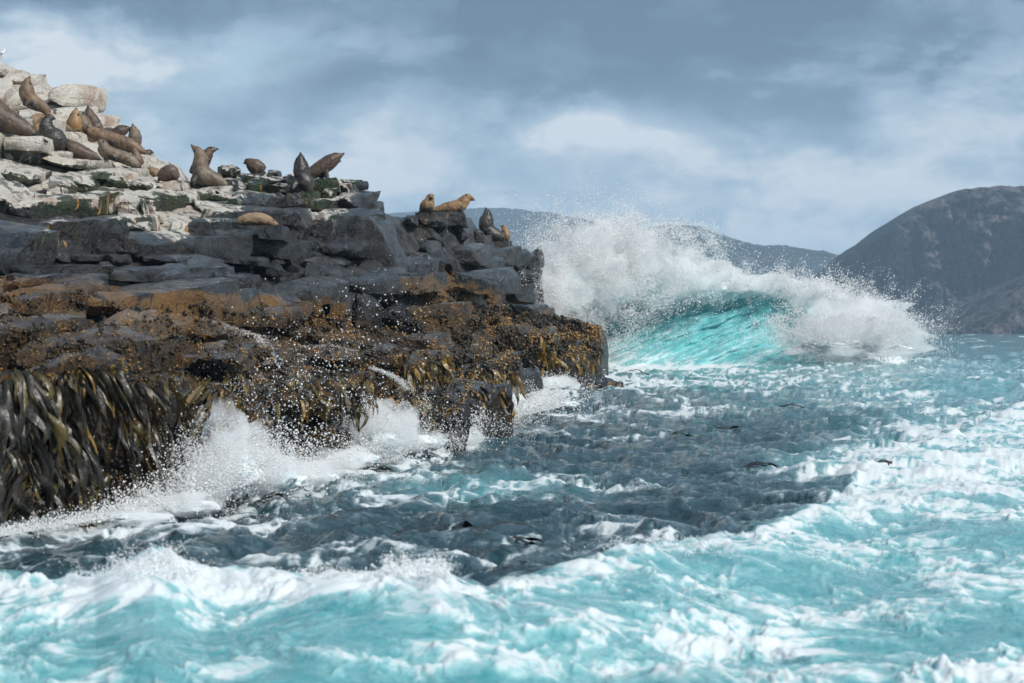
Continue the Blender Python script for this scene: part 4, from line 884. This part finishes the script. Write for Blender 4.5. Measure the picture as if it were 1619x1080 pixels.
# ------------------------------------------------------------------ the breaking wave
W_CREST = [(830, 500), (880, 470), (930, 450), (1000, 446), (1080, 456), (1150, 462), (1230, 456), (1290, 460), (1340, 478), (1390, 506), (1420, 532), (1445, 558), (1475, 580)]
W_TOE = [(830, 600), (950, 586), (1050, 583), (1200, 574), (1350, 567), (1480, 562), (1530, 567)]
def w_toeY(px): return np.interp(px, [830, 950, 1200, 1480, 1530], [100, 99, 99, 104, 106])
def build_wave():
    px = np.arange(830, 1476, 1.6); nf, nb = 110, 26; t = np.linspace(0, 1, nf)[:, None]
    crest = interp(px, W_CREST) + 5 * pn2(px * .03, px * 0, 3) + 2.5 * pn2(px * .1, px * 0, 4); Yt = w_toeY(px); toe = HORIZON + (CAM_H + .12 - swell((px - CX) * Yt / FPX, Yt)) * FPX / Yt
    crest = np.minimum(crest, toe - 1)
    py = toe + (crest - toe) * (.55 * t ** 1.7 + .45 * t); Yw = Yt + 7.0 * np.sin(t * math.pi / 2) ** .85 - 1.6 * np.clip((t - .8) / .2, 0, 1) ** 2 * (1 - sstep(1320, 1400, px))
    PX = px[None] + 0 * py
    # water drawn up the face: ribs slanting from low left to high right
    q = PX * .40 + py; l = PX - .45 * py
    rib = fbm2(l * .006, q * .045, 4, .55, seed=201); bulge = np.exp(-((PX - 1140 - 90 * t) / 120) ** 2) * np.sin(t * math.pi)
    Yw = Yw - (.55 * rib + .22 * fbm2(l * .02, q * .12, 3, .5, seed=203)) * np.sin(t * math.pi) ** .7 - 1.5 * bulge
    Vf = P(PX, py, Yw)
    back = []
    for k in range(1, nb + 1):
        u = k / nb; b = Vf[-1].copy(); b[:, 1] += 20 * u; b[:, 2] = b[:, 2] * (1 - sstep(0, 1, u)) + .2 * sstep(0, 1, u) + .12 * fbm2(b[:, 0] * .6, b[:, 1] * .5, 3, seed=205) * (1 - u); back.append(b[None])
    skirt = []
    for k in (3, 2, 1): b = Vf[0].copy(); b[:, 1] -= 1.1 * k; b[:, 2] -= .16 * k; skirt.append(b[None])
    V = np.concatenate(skirt + [Vf] + back); R = V.shape[0]; V[:, :, 2] -= (3.4 * sstep(1425, 1472, px))[None]
    s1 = 1 - np.abs(fbm2(l * .010, q * .055, 5, .55, seed=211)) * 2.4; s2 = 1 - np.abs(fbm2(l * .030, q * .15, 4, .55, seed=215)) * 2.2
    glossy = .60 * blobz(PX, py, 1215, 492, 90, 26) + .35 * blobz(PX, py, 1075, 545, 70, 16) + .25 * blobz(PX, py, 960, 490, 60, 40) + .3 * blobz(PX, py, 1130, 520, 50, 20)
    f = .12 + .26 * s1 + .20 * s2 - glossy + .8 * sstep(.82, .98, t) + .75 * sstep(1270, 1330, PX + 25 * s2) + .45 * sstep(985, 930, PX) + .42 * sstep(.14, .02, t) + .10 * sstep(1150, 1010, PX)
    fb = np.full((nb, len(px)), .55) + .4 * fbm2(V[nf + 3:, :, 0] * .5, V[nf + 3:, :, 1] * .3, 4, seed=219)
    f = np.clip(f, 0, 1); f = np.concatenate([f[:1] * .8, f[:1] * .9, f[:1], f, np.clip(fb, 0, 1)]); a = np.full_like(f, .92)
    me = mesh_np('breaking_wave', V.reshape(-1, 3), grid_faces(R, len(px)), attrs={'water': np.stack([f.ravel(), a.ravel()], 1)})
    o = link('breaking_wave', me, M['wave']); tag(o, 'turquoise breaking wave curling against the end of the rock', kind='structure')
build_wave()

def mist(label, lumps, dens):
    iv, if_ = ico(4); Vs, Fs, o = [], [], 0; r = np.random.default_rng(len(lumps))
    bm = bmesh.new()
    for (px, py, Y, rx, ry, rY) in lumps:
        s = Y / FPX; off = r.uniform(-30, 30, 3); n = fbm3(iv * 1.7 + off, 5, .68, seed=351)
        Vs.append(iv * (1 + .50 * n)[:, None] * np.array([rx * s, rY, ry * s]) + P(px, py, Y)); Fs.append(if_ + o); o += len(iv)
    ob = bpy.data.objects.new('spray_mist', mesh_np('spray_mist', np.concatenate(Vs), np.concatenate(Fs))); COL.objects.link(ob)
    md = ob.modifiers.new('r', 'REMESH'); md.mode = 'VOXEL'; md.voxel_size = .10      # one closed skin, so the mist is even inside
    me = bpy.data.meshes.new_from_object(ob.evaluated_get(bpy.context.evaluated_depsgraph_get())); ob.modifiers.clear(); ob.data = me
    m = bpy.data.materials.new('spray_mist'); m.use_nodes = True; nt = m.node_tree; nt.nodes.clear()
    out = nt.nodes.new('ShaderNodeOutputMaterial'); v = nt.nodes.new('ShaderNodeVolumePrincipled'); v.inputs['Color'].default_value = (.998, .999, 1, 1); v.inputs['Density'].default_value = dens; v.inputs['Anisotropy'].default_value = 0
    g = G(nt); pos = g.n('ShaderNodeNewGeometry', 0); nz = g.noise(pos, .9 * math.sqrt(dens), 8, .68, .9)
    sock(nt, v.inputs['Density'], g.step(nz, .42, .60, dens * .04, dens * 2.8))
    nt.links.new(v.outputs[0], out.inputs['Volume']); me.materials.clear(); me.materials.append(m); tag(ob, label, kind='stuff'); return ob
mist('soft white mist hanging round the tall burst', [(868, 470, 96, 34, 44, 1.4), (842, 446, 93, 24, 26, 1.0), (892, 456, 100.5, 58, 50, 1.8), (945, 430, 102, 74, 66, 2.2), (985, 405, 103, 60, 52, 1.8), (1035, 432, 104, 80, 44, 1.8), (1110, 445, 105, 70, 26, 1.4), (1200, 450, 105, 60, 16, 1.2), (1280, 466, 104.5, 60, 22, 1.2), (1350, 500, 102.5, 70, 36, 1.6), (1420, 530, 103, 46, 22, 1.2), (1310, 535, 101.5, 50, 18, 1.4), (1372, 540, 102, 56, 16, 1.4), (1440, 551, 103, 36, 9, .8), (1300, 556, 98.8, 70, 7, .9), (1390, 558, 100, 60, 6, .9)], .95)
mist('soft white mist over the splash under the left kelp', [(330, 758, 31.6, 34, 40, .5), (358, 712, 32.2, 36, 74, .55), (402, 705, 33, 26, 40, .45), (420, 745, 33.4, 46, 36, .5), (300, 797, 30.2, 54, 20, .45), (480, 748, 35.8, 46, 20, .5), (215, 818, 28.3, 56, 14, .4), (110, 838, 27, 60, 9, .35)], 2.0)
mist('soft white mist over the second splash', [(545, 724, 40.5, 50, 20, .5), (605, 682, 42.4, 46, 46, .55), (640, 668, 44, 24, 28, .45), (655, 697, 45.4, 46, 18, .5), (715, 690, 48.6, 46, 18, .5), (685, 692, 47, 40, 16, .5), (510, 745, 37.5, 40, 18, .5)], 1.9)
mist('soft white mist over the rounded surge', [(765, 658, 57, 38, 22, .6), (800, 642, 60.5, 42, 26, .7), (845, 632, 64, 40, 16, .7), (872, 606, 76, 36, 12, .8), (735, 676, 52, 34, 20, .6), (700, 688, 48.8, 30, 12, .5)], 1.8)
def foam_mass(name, lumps, label, seed, sub=4, amp=.22):
    """billowing white water: lumps (px, py, depth, half width px, half height px, half depth m)"""
    iv, if_ = ico(sub); Vs, Fs, o = [], [], 0; r = np.random.default_rng(seed)
    for (px, py, Y, rx, ry, rY) in lumps:
        s = Y / FPX; off = r.uniform(-30, 30, 3); m = (rx + ry) * .5 * s
        n = np.abs(fbm3(iv * 1.5 + off, 2, .5, seed=301)) + .5 * np.abs(fbm3(iv * 3.7 + off, 3, .55, seed=305)) + .28 * fbm3(iv * 9 + off, 3, .6, seed=309)
        v = iv * (1 + amp * (n - .45))[:, None] * np.array([rx * s, rY, ry * s]) + P(px, py, Y); Vs.append(v); Fs.append(if_ + o); o += len(iv)
    ob = link(name, mesh_np(name, np.concatenate(Vs), np.concatenate(Fs)), M['foam']); tag(ob, label, kind='stuff'); return ob
foam_mass('white_water', [(898, 462, 101, 44, 38, 1.2), (935, 435, 103, 50, 46, 1.2), (975, 410, 104, 42, 40, 1.0), (1010, 440, 104, 52, 34, 1.2), (1065, 446, 105, 46, 22, 1.0), (965, 458, 102, 36, 24, 1.0), (868, 448, 101, 24, 22, .8), (1120, 456, 105, 40, 13, .8)],
          'tall white burst of water thrown up where the wave hits the rock', 41)
foam_mass('white_water', [(1300, 548, 100, 40, 9, 1.0), (1345, 546, 101, 44, 10, 1.0), (1395, 551, 102, 38, 7, .9)],
          'white water collapsing in front of the right end of the breaking wave', 43, 4, .5)
foam_mass('white_water', [(330, 770, 31.8, 36, 24, .35), (372, 752, 32.4, 42, 32, .4), (430, 760, 33.7, 50, 18, .4), (300, 803, 30.3, 48, 12, .35), (220, 820, 28.6, 52, 9, .3), (490, 756, 36.2, 42, 11, .4), (355, 712, 32.5, 18, 26, .3)],
          'white splash boiling against the kelp covered rock on the left', 47, 4, .34)
foam_mass('white_water', [(555, 728, 40.8, 44, 13, .4), (606, 704, 42.6, 42, 20, .4), (660, 700, 45.6, 46, 12, .4), (598, 680, 42.8, 20, 18, .3), (720, 692, 49, 34, 9, .4)],
          'second white splash along the foot of the rock, left of the surge', 53, 4, .34)
foam_mass('white_water', [(770, 665, 57, 36, 16, .5), (800, 645, 61, 40, 22, .6), (840, 640, 64, 36, 14, .6), (865, 610, 76, 34, 10, .7), (890, 640, 66, 26, 7, .5), (905, 598, 86, 30, 7, .6), (760, 648, 57.5, 18, 14, .4)],
          'rounded white surge beside the golden kelp fringe', 59, 4, .3)

# ------------------------------------------------------------------ spray
RS = np.random.default_rng(91)
def puff(px, py, Y, sx, sy, sY, n, r0, r1, warp=.5, thr=-.15, freq=.8, hard=1.0):
    """cloud of drops round a point, torn into strands by noise; sizes in photo pixels"""
    s = Y / FPX; g = RS.normal(size=(n, 3)); p = g * np.array([sx * s, sY, sy * s]) * hard + P(px, py, Y)
    w = np.stack([fbm3(p * freq * .7 + 17 * k, 3, .6, seed=401 + k) for k in range(3)], 1); p = p + w * warp * np.array([sx * s, sY, sy * s])
    d = fbm3(p * freq * 1.6, 4, .6, seed=411); rad = np.linalg.norm(g, axis=1); keep = d > thr + .16 * (rad - 1.2)
    p = p[keep]; return p, s * (r0 + (r1 - r0) * RS.random(len(p)) ** 3)
def jet(x0, y0, x1, y1, Y0, Y1, n, h, fan, r0, r1, lean=0.0, clump=9):
    """drops thrown up from a line on the water (photo pixels), falling back"""
    u = RS.random(n) ** .9; c = RS.integers(0, clump, n); cu = np.sort(RS.random(clump)); u = np.clip(cu[c] + RS.normal(size=n) * .08, 0, 1)
    bx = x0 + (x1 - x0) * u; by = y0 + (y1 - y0) * u; Y = Y0 + (Y1 - Y0) * u; cdir = RS.normal(size=clump) * fan * .6; ch = RS.uniform(.45, 1.0, clump)
    v = np.sqrt(2 * h * ch[c]) * RS.random(n) ** .55; a = cdir[c] + RS.normal(size=n) * fan * .5 + lean; t = RS.random(n) * 1.7 * v
    dx = v * np.sin(a) * t * 1.5; dy = v * np.cos(a) * t - .5 * t * t
    k = dy > -6; bx, by, Y, dx, dy = bx[k], by[k], Y[k], dx[k], dy[k]
    Y = Y + RS.normal(size=len(Y)) * .35 - .25; return P(bx + dx, by - dy, Y), Y / FPX * (r0 + (r1 - r0) * RS.random(len(Y)) ** 3)
def spray(name, label, sets, big=1.15):
    C = np.concatenate([a for a, b in sets]); R = np.concatenate([b for a, b in sets]); px = R / (C[:, 1] / FPX)
    mb = px > big; Vs = []
    # one object: larger drops as octahedra, fine ones as tetrahedra
    a = [np.zeros((0, 3))]; fs = []
    o = 0
    for sel, V0, F0 in ((~mb, TET_V, TET_F), (mb, OCT_V, OCT_F)):
        c, r = C[sel], R[sel]; n = len(c)
        if n == 0: continue
        Q, _ = np.linalg.qr(RS.normal(size=(n, 3, 3))); L = np.einsum('nij,kj->nki', Q, V0) * r[:, None, None] * (1 + .25 * RS.normal(size=(n, 1, 3)).clip(-1.5, 1.5))
        a.append((L + c[:, None]).reshape(-1, 3)); fs.append((F0[None] + (np.arange(n) * len(V0))[:, None, None]).reshape(-1, 3) + o); o += n * len(V0)
    ob = link(name, mesh_np(name, np.concatenate(a), np.concatenate(fs)), M['drop']); tag(ob, label, kind='stuff'); print(name, len(C)); return ob
spray('sea_spray', 'fine white spray round the tall burst against the rock', [
    puff(935, 440, 102, 62, 52, 1.6, 70000, .45, 1.15, .9, -.25), puff(985, 400, 103, 50, 34, 1.4, 42000, .45, 1.1, .9, -.2), puff(1060, 425, 104, 60, 32, 1.4, 26000, .45, 1.0, 1.0, -.05), puff(880, 470, 100.5, 42, 50, 1.2, 20000, .4, 1.0, .8, -.1),
    puff(850, 455, 92.5, 26, 36, 1.2, 9000, .4, 1.1, .8, -.1), puff(880, 490, 95.5, 26, 36, 1.0, 7000, .4, 1.1, .8, -.1), puff(1110, 415, 105, 55, 28, 1.2, 4500, .4, .95, 1.0, .0), puff(960, 520, 101, 40, 30, 1.0, 9000, .4, 1.0, .8, .0), puff(900, 380, 103, 40, 22, 1.2, 2500, .35, .8, 1.0, .0), puff(1050, 385, 104, 60, 22, 1.2, 4000, .3, .7, 1.0, 0), puff(975, 385, 103, 70, 26, 1.4, 12000, .3, .75, 1.2, .0), puff(900, 420, 102, 50, 36, 1.4, 8000, .3, .75, 1.2, .0), jet(900, 420, 1090, 430, 103, 104, 5000, 70, .5, .3, 1.0, .1, 24),
    puff(930, 430, 99.4, 50, 46, .5, 34000, .3, .75, 1.3, .02, 1.1), puff(1000, 415, 101, 50, 30, .5, 22000, .3, .75, 1.3, .02, 1.1), puff(1080, 440, 102.4, 60, 16, .5, 14000, .3, .75, 1.3, .02, 1.1), puff(870, 470, 94.2, 24, 36, .4, 8000, .3, .8, 1.3, .0, 1.1)])
spray('sea_spray', 'white spray flying off the crest of the breaking wave', [
    puff(1150, 448, 105, 50, 13, 1.0, 11000, .4, 1.1, 1.0, .0), puff(1230, 446, 105, 45, 14, 1.0, 11000, .4, 1.1, 1.0, .0), puff(1310, 468, 104, 48, 20, 1.0, 17000, .4, 1.1, 1.0, -.05), puff(1370, 498, 103, 46, 24, 1.0, 15000, .4, 1.1, 1.0, -.05), puff(1425, 528, 103, 30, 18, .9, 9000, .4, 1.1, 1.0, -.05),
    puff(1310, 528, 99.5, 62, 20, 1.0, 44000, .4, 1.0, .9, -.15), puff(1370, 530, 101, 45, 22, 1.0, 22000, .4, 1.0, .9, -.15), jet(1130, 452, 1300, 452, 105, 105, 3000, 26, .7, .35, 1.5, 0, 18), jet(1290, 462, 1440, 520, 104, 103, 4500, 30, .7, .35, 1.5, .3, 20), puff(1450, 520, 103, 28, 24, .8, 1500, .4, 1.1), puff(1330, 525, 98.4, 62, 20, .5, 18000, .3, .75, 1.3, .08, 1.1), puff(1400, 535, 99.8, 40, 16, .5, 12000, .3, .75, 1.3, .02, 1.1)])
spray('sea_spray', 'coarse white drops thrown up by the splash under the left kelp', [
    jet(200, 815, 500, 748, 29.8, 38.5, 16000, 95, .42, .6, 2.2, .0, 22), jet(290, 795, 430, 755, 30.8, 33.6, 14000, 135, .30, .6, 2.0, .05, 10), puff(350, 730, 31.2, 44, 48, .3, 22000, .35, 1.1, 1.2, .0, 2.2), puff(420, 750, 35, 46, 22, .4, 9000, .5, 1.3, 1.0, -.05, 2.2), puff(300, 795, 31.4, 55, 16, .4, 7000, .5, 1.3, 1.0, -.05, 2.2),
    jet(60, 845, 260, 805, 27.2, 31, 3500, 60, .5, .6, 1.9, .1, 12), puff(270, 740, 32.4, 40, 40, .4, 1500, .6, 1.9, 1.0, .0, 2.0), puff(450, 670, 36.5, 70, 45, .6, 1600, .6, 2.0, 1.0, 0, 1.6)])
spray('sea_spray', 'white drops thrown up by the second splash and the surge', [
    jet(500, 742, 720, 690, 39.5, 51, 11000, 75, .45, .6, 1.9, .0, 18), puff(605, 685, 41.4, 52, 32, .3, 16000, .35, 1.1, 1.2, 0, 1.8), puff(560, 715, 42.5, 50, 16, .4, 7000, .5, 1.2, 1.0, -.05, 1.8), jet(730, 680, 900, 640, 53, 66, 4500, 45, .5, .5, 1.6, .0, 14), puff(800, 642, 58.6, 50, 22, .4, 16000, .35, 1.0, 1.1, -.05, 1.4), puff(870, 608, 76, 40, 10, .7, 5000, .45, 1.0, .8, -.05, 1.2), puff(660, 695, 46.5, 50, 16, .5, 8000, .45, 1.2, 1.0, -.05, 1.6), puff(715, 685, 49, 40, 18, .5, 8000, .45, 1.1, 1.0, -.05, 1.6), puff(505, 742, 37.5, 44, 18, .4, 7000, .5, 1.2, 1.0, -.05, 1.8)])
spray('sea_spray', 'scattered single drops hanging in front of the grey and brown ledges', [
    puff(500, 545, 41, 60, 48, 1.2, 1200, .4, 1.9, 1.2, .05, .9), puff(600, 475, 43, 50, 36, 1.0, 420, .4, 1.7, 1.2, .0, .9), puff(480, 610, 38, 100, 40, 1.0, 1300, .4, 1.8, 1.2, .05, .9), puff(700, 610, 50, 80, 36, 1.0, 500, .4, 1.3, 1.2, .05, .8), puff(820, 480, 88, 26, 34, .8, 1500, .5, 1.5, .8, -.1, .8)])
def wash(x0, y0, x1, y1, Y0, Y1, n, h): return jet(x0, y0, x1, y1, Y0, Y1, n, h, .55, .5, 1.7, .0, 30)
spray('sea_spray', 'low white spray along the whole foot of the rock', [wash(-20, 852, 130, 826, 26.2, 28.0, 4000, 26), wash(110, 828, 330, 795, 27.8, 32, 6000, 34), wash(420, 770, 570, 728, 35.5, 43, 6000, 34), wash(560, 728, 740, 690, 43, 51.5, 7000, 30), wash(720, 690, 850, 640, 51.5, 65, 7000, 26), wash(840, 622, 950, 588, 72, 93, 5000, 16)])
spray('sea_spray', 'white drops and fingers of water leaping off the foreground crest', [puff(245, 893, 18.9, 24, 13, .25, 6000, .7, 1.7, 1.0, -.1, 4.0), puff(205, 902, 18.7, 40, 8, .25, 4000, .7, 1.6, 1.0, 0, 4.0), puff(617, 900, 19.0, 9, 12, .12, 1500, .7, 1.7, .8, -.1, 5.0), puff(640, 893, 19.0, 7, 9, .12, 800, .7, 1.8, .8, -.1, 5.0), puff(690, 900, 18.9, 14, 11, .15, 2500, .7, 1.7, .8, -.1, 5.0), puff(540, 908, 18.9, 60, 5, .2, 2500, .7, 1.6, .8, 0, 5.0),
    jet(190, 905, 300, 905, 18.9, 18.9, 700, 26, .5, .8, 2.6, 0, 9), jet(600, 905, 700, 905, 19, 19, 500, 24, .4, .8, 2.8, 0, 5), puff(1060, 862, 22.5, 60, 6, .3, 2500, .7, 1.5, .8, 0, 4.0)])
print('spray', round(time.time() - T0, 1))

# ------------------------------------------------------------------ water running off the ledges
def stream(pts, widths, n, r0, r1):
    """beads of falling water along a line of photo pixels on the rock"""
    C = []
    for (x, y) in pts:
        h = cast(x, y); C.append((x, y, (h[0].y if h else float(D(x, y))) - .08))
    C = np.array(C); C[:, 2] = np.minimum.accumulate(C[:, 2]); t = np.linspace(0, 1, len(C)); u = RS.random(n) ** .9; w = np.interp(u, t, widths)
    lane = RS.choice(RS.normal(size=7) * .7, n) + RS.normal(size=n) * .18
    x = np.interp(u, t, C[:, 0]) + lane * w; y = np.interp(u, t, C[:, 1]) + RS.normal(size=n) * 1.2 + .25 * np.abs(lane) * w; Y = np.interp(u, t, C[:, 2]) + RS.normal(size=n) * .04
    return P(x, y, Y), Y / FPX * (r0 + (r1 - r0) * RS.random(n) ** 2)
spray('runoff_water', 'thin white streams of water running off the brown ledges', [
    stream([(380, 527), (408, 530), (418, 546), (426, 576)], [9, 7, 7, 9], 1700, .3, .8), stream([(318, 503), (345, 510), (372, 519), (396, 527)], [9, 14, 13, 9], 700, .25, .6),
    stream([(585, 580), (612, 589), (634, 602), (646, 616)], [9, 10, 11, 14], 1700, .3, .8), stream([(470, 547), (520, 545), (562, 555), (600, 574)], [9, 10, 11, 11], 700, .25, .6), stream([(318, 640), (316, 655), (306, 672)], [4, 4, 5], 700, .4, .9)])

# ------------------------------------------------------------------ weed and rock awash in the dark water
def sea_z(x, y): return float(sea_field(np.array([[x]], np.float32), np.array([[y]], np.float32))[0][0, 0])
def float_kelp(label, px, py, lpx, rng):
    Y = CAM_H * FPX / (py - HORIZON)
    for _ in range(4): Y = (CAM_H - float(swell(np.array((px - CX) * Y / FPX), np.array(Y)))) * FPX / (py - HORIZON)
    s = Y / FPX; X = (px - CX) * s; root = empty('floating_kelp', (X, Y, 0)); tag(root, label, 'kelp', 'kelp strands floating in the dark water')
    for k in range(3):
        L = lpx * s * rng.uniform(.6, 1); a0 = rng.uniform(-.5, .5); pts = []
        for i in range(7):
            u = i / 6; x = X + (u - .5) * L + rng.normal() * .02; y = Y + a0 * (u - .5) * L * .5 + k * .10 - .1
            pts.append([x - X, y - Y, sea_z(x, y) + .02 + .09 * math.sin(u * math.pi) * (1 if k == 0 else .4)])
        me = strap(np.array(pts), .10 + .05 * rng.random(), 1.2, 1.7, .2, rng); link('blade', me, M['kelp_black'], root)
rf = np.random.default_rng(61)
for lab, x, y, l in [('dark kelp strand arched out of the water behind the middle crest', 735, 840, 55), ('brown kelp strand lying just behind the foam crest, right of the arched one', 840, 860, 60), ('kelp strand afloat in the dark water below the second splash', 640, 842, 60), ('kelp strand drifting left of the foam tongue', 1205, 740, 60), ('thin kelp strand in the smooth water below the breaking wave', 1255, 657, 70),
                      ('kelp strand in the middle of the dark water', 1150, 678, 50), ('small kelp tip showing off the white surge', 1080, 690, 45), ('kelp strand awash near the first splash', 430, 800, 60), ('kelp strand awash below the second splash', 600, 745, 60), ('kelp strand near the foot of the golden boulder', 1010, 618, 45)]:
    float_kelp(lab, x, y, l, rf)
def awash(label, px, py, w, h, Y, name='awash_rock'):
    s = Y / FPX; q = rock_shape(w * s, w * s * .8, h * s, int(px), 5, .3, 2.0, .85, .9); c = P(px, py, Y); c[2] = sea_z(c[0], Y) - .05; root = empty(name, c); tag(root, label, 'rock'); n = len(q)
    z = np.zeros((n, 4)); z[:, 1] = .8; z[:, 2] = .75; link('stone', mesh_np('stone', q, CUBE_F, attrs={'zone': z}), M['rock'], root)
    r = np.random.default_rng(int(px)); 
    for k in range(9):
        p = np.array([r.uniform(-.45, .45) * w * s, r.uniform(-.1, .2), h * s * r.uniform(.35, .75)]); pts = [p]
        for i in range(5): p = p + np.array([r.normal() * .08, -.10, -.09 * (i + .3)]) * w * s * .35; pts.append(p)
        link('blade', strap(np.array(pts), w * s * .13, r.uniform(-.5, .5), r.uniform(-1, 1), .25, r), M[[OL, AM, BK][k % 3]], root)
awash('weedy rock awash in the foam right of the end boulder', 955, 618, 62, 20, 78)
awash('weedy rock washed by foam below the end boulder', 868, 640, 50, 26, 66)
awash('small dark rock tip breaking the white foam at the right', 1400, 738, 26, 8, 40)
# ------------------------------------------------------------------ haze
def build_haze():
    bm = bmesh.new(); bmesh.ops.create_cube(bm, size=1.0)
    me = bpy.data.meshes.new('haze'); bm.to_mesh(me); bm.free()
    o = bpy.data.objects.new('haze', me); COL.objects.link(o); o.scale = (24000, 9600, 330); o.location = (0, 9600 / 2 - 600, 330 / 2 - 6)
    m = bpy.data.materials.new('haze'); m.use_nodes = True; nt = m.node_tree; nt.nodes.clear()
    out = nt.nodes.new('ShaderNodeOutputMaterial'); v = nt.nodes.new('ShaderNodeVolumePrincipled')
    v.inputs['Color'].default_value = (.62, .80, 1.0, 1); v.inputs['Density'].default_value = 1.5e-4; v.inputs['Anisotropy'].default_value = .0
    nt.links.new(v.outputs[0], out.inputs['Volume']); me.materials.append(m)
    tag(o, 'thin blue sea haze filling the air', kind='stuff'); o.display_type = 'WIRE'
build_haze()
print('script', round(time.time() - T0, 1))
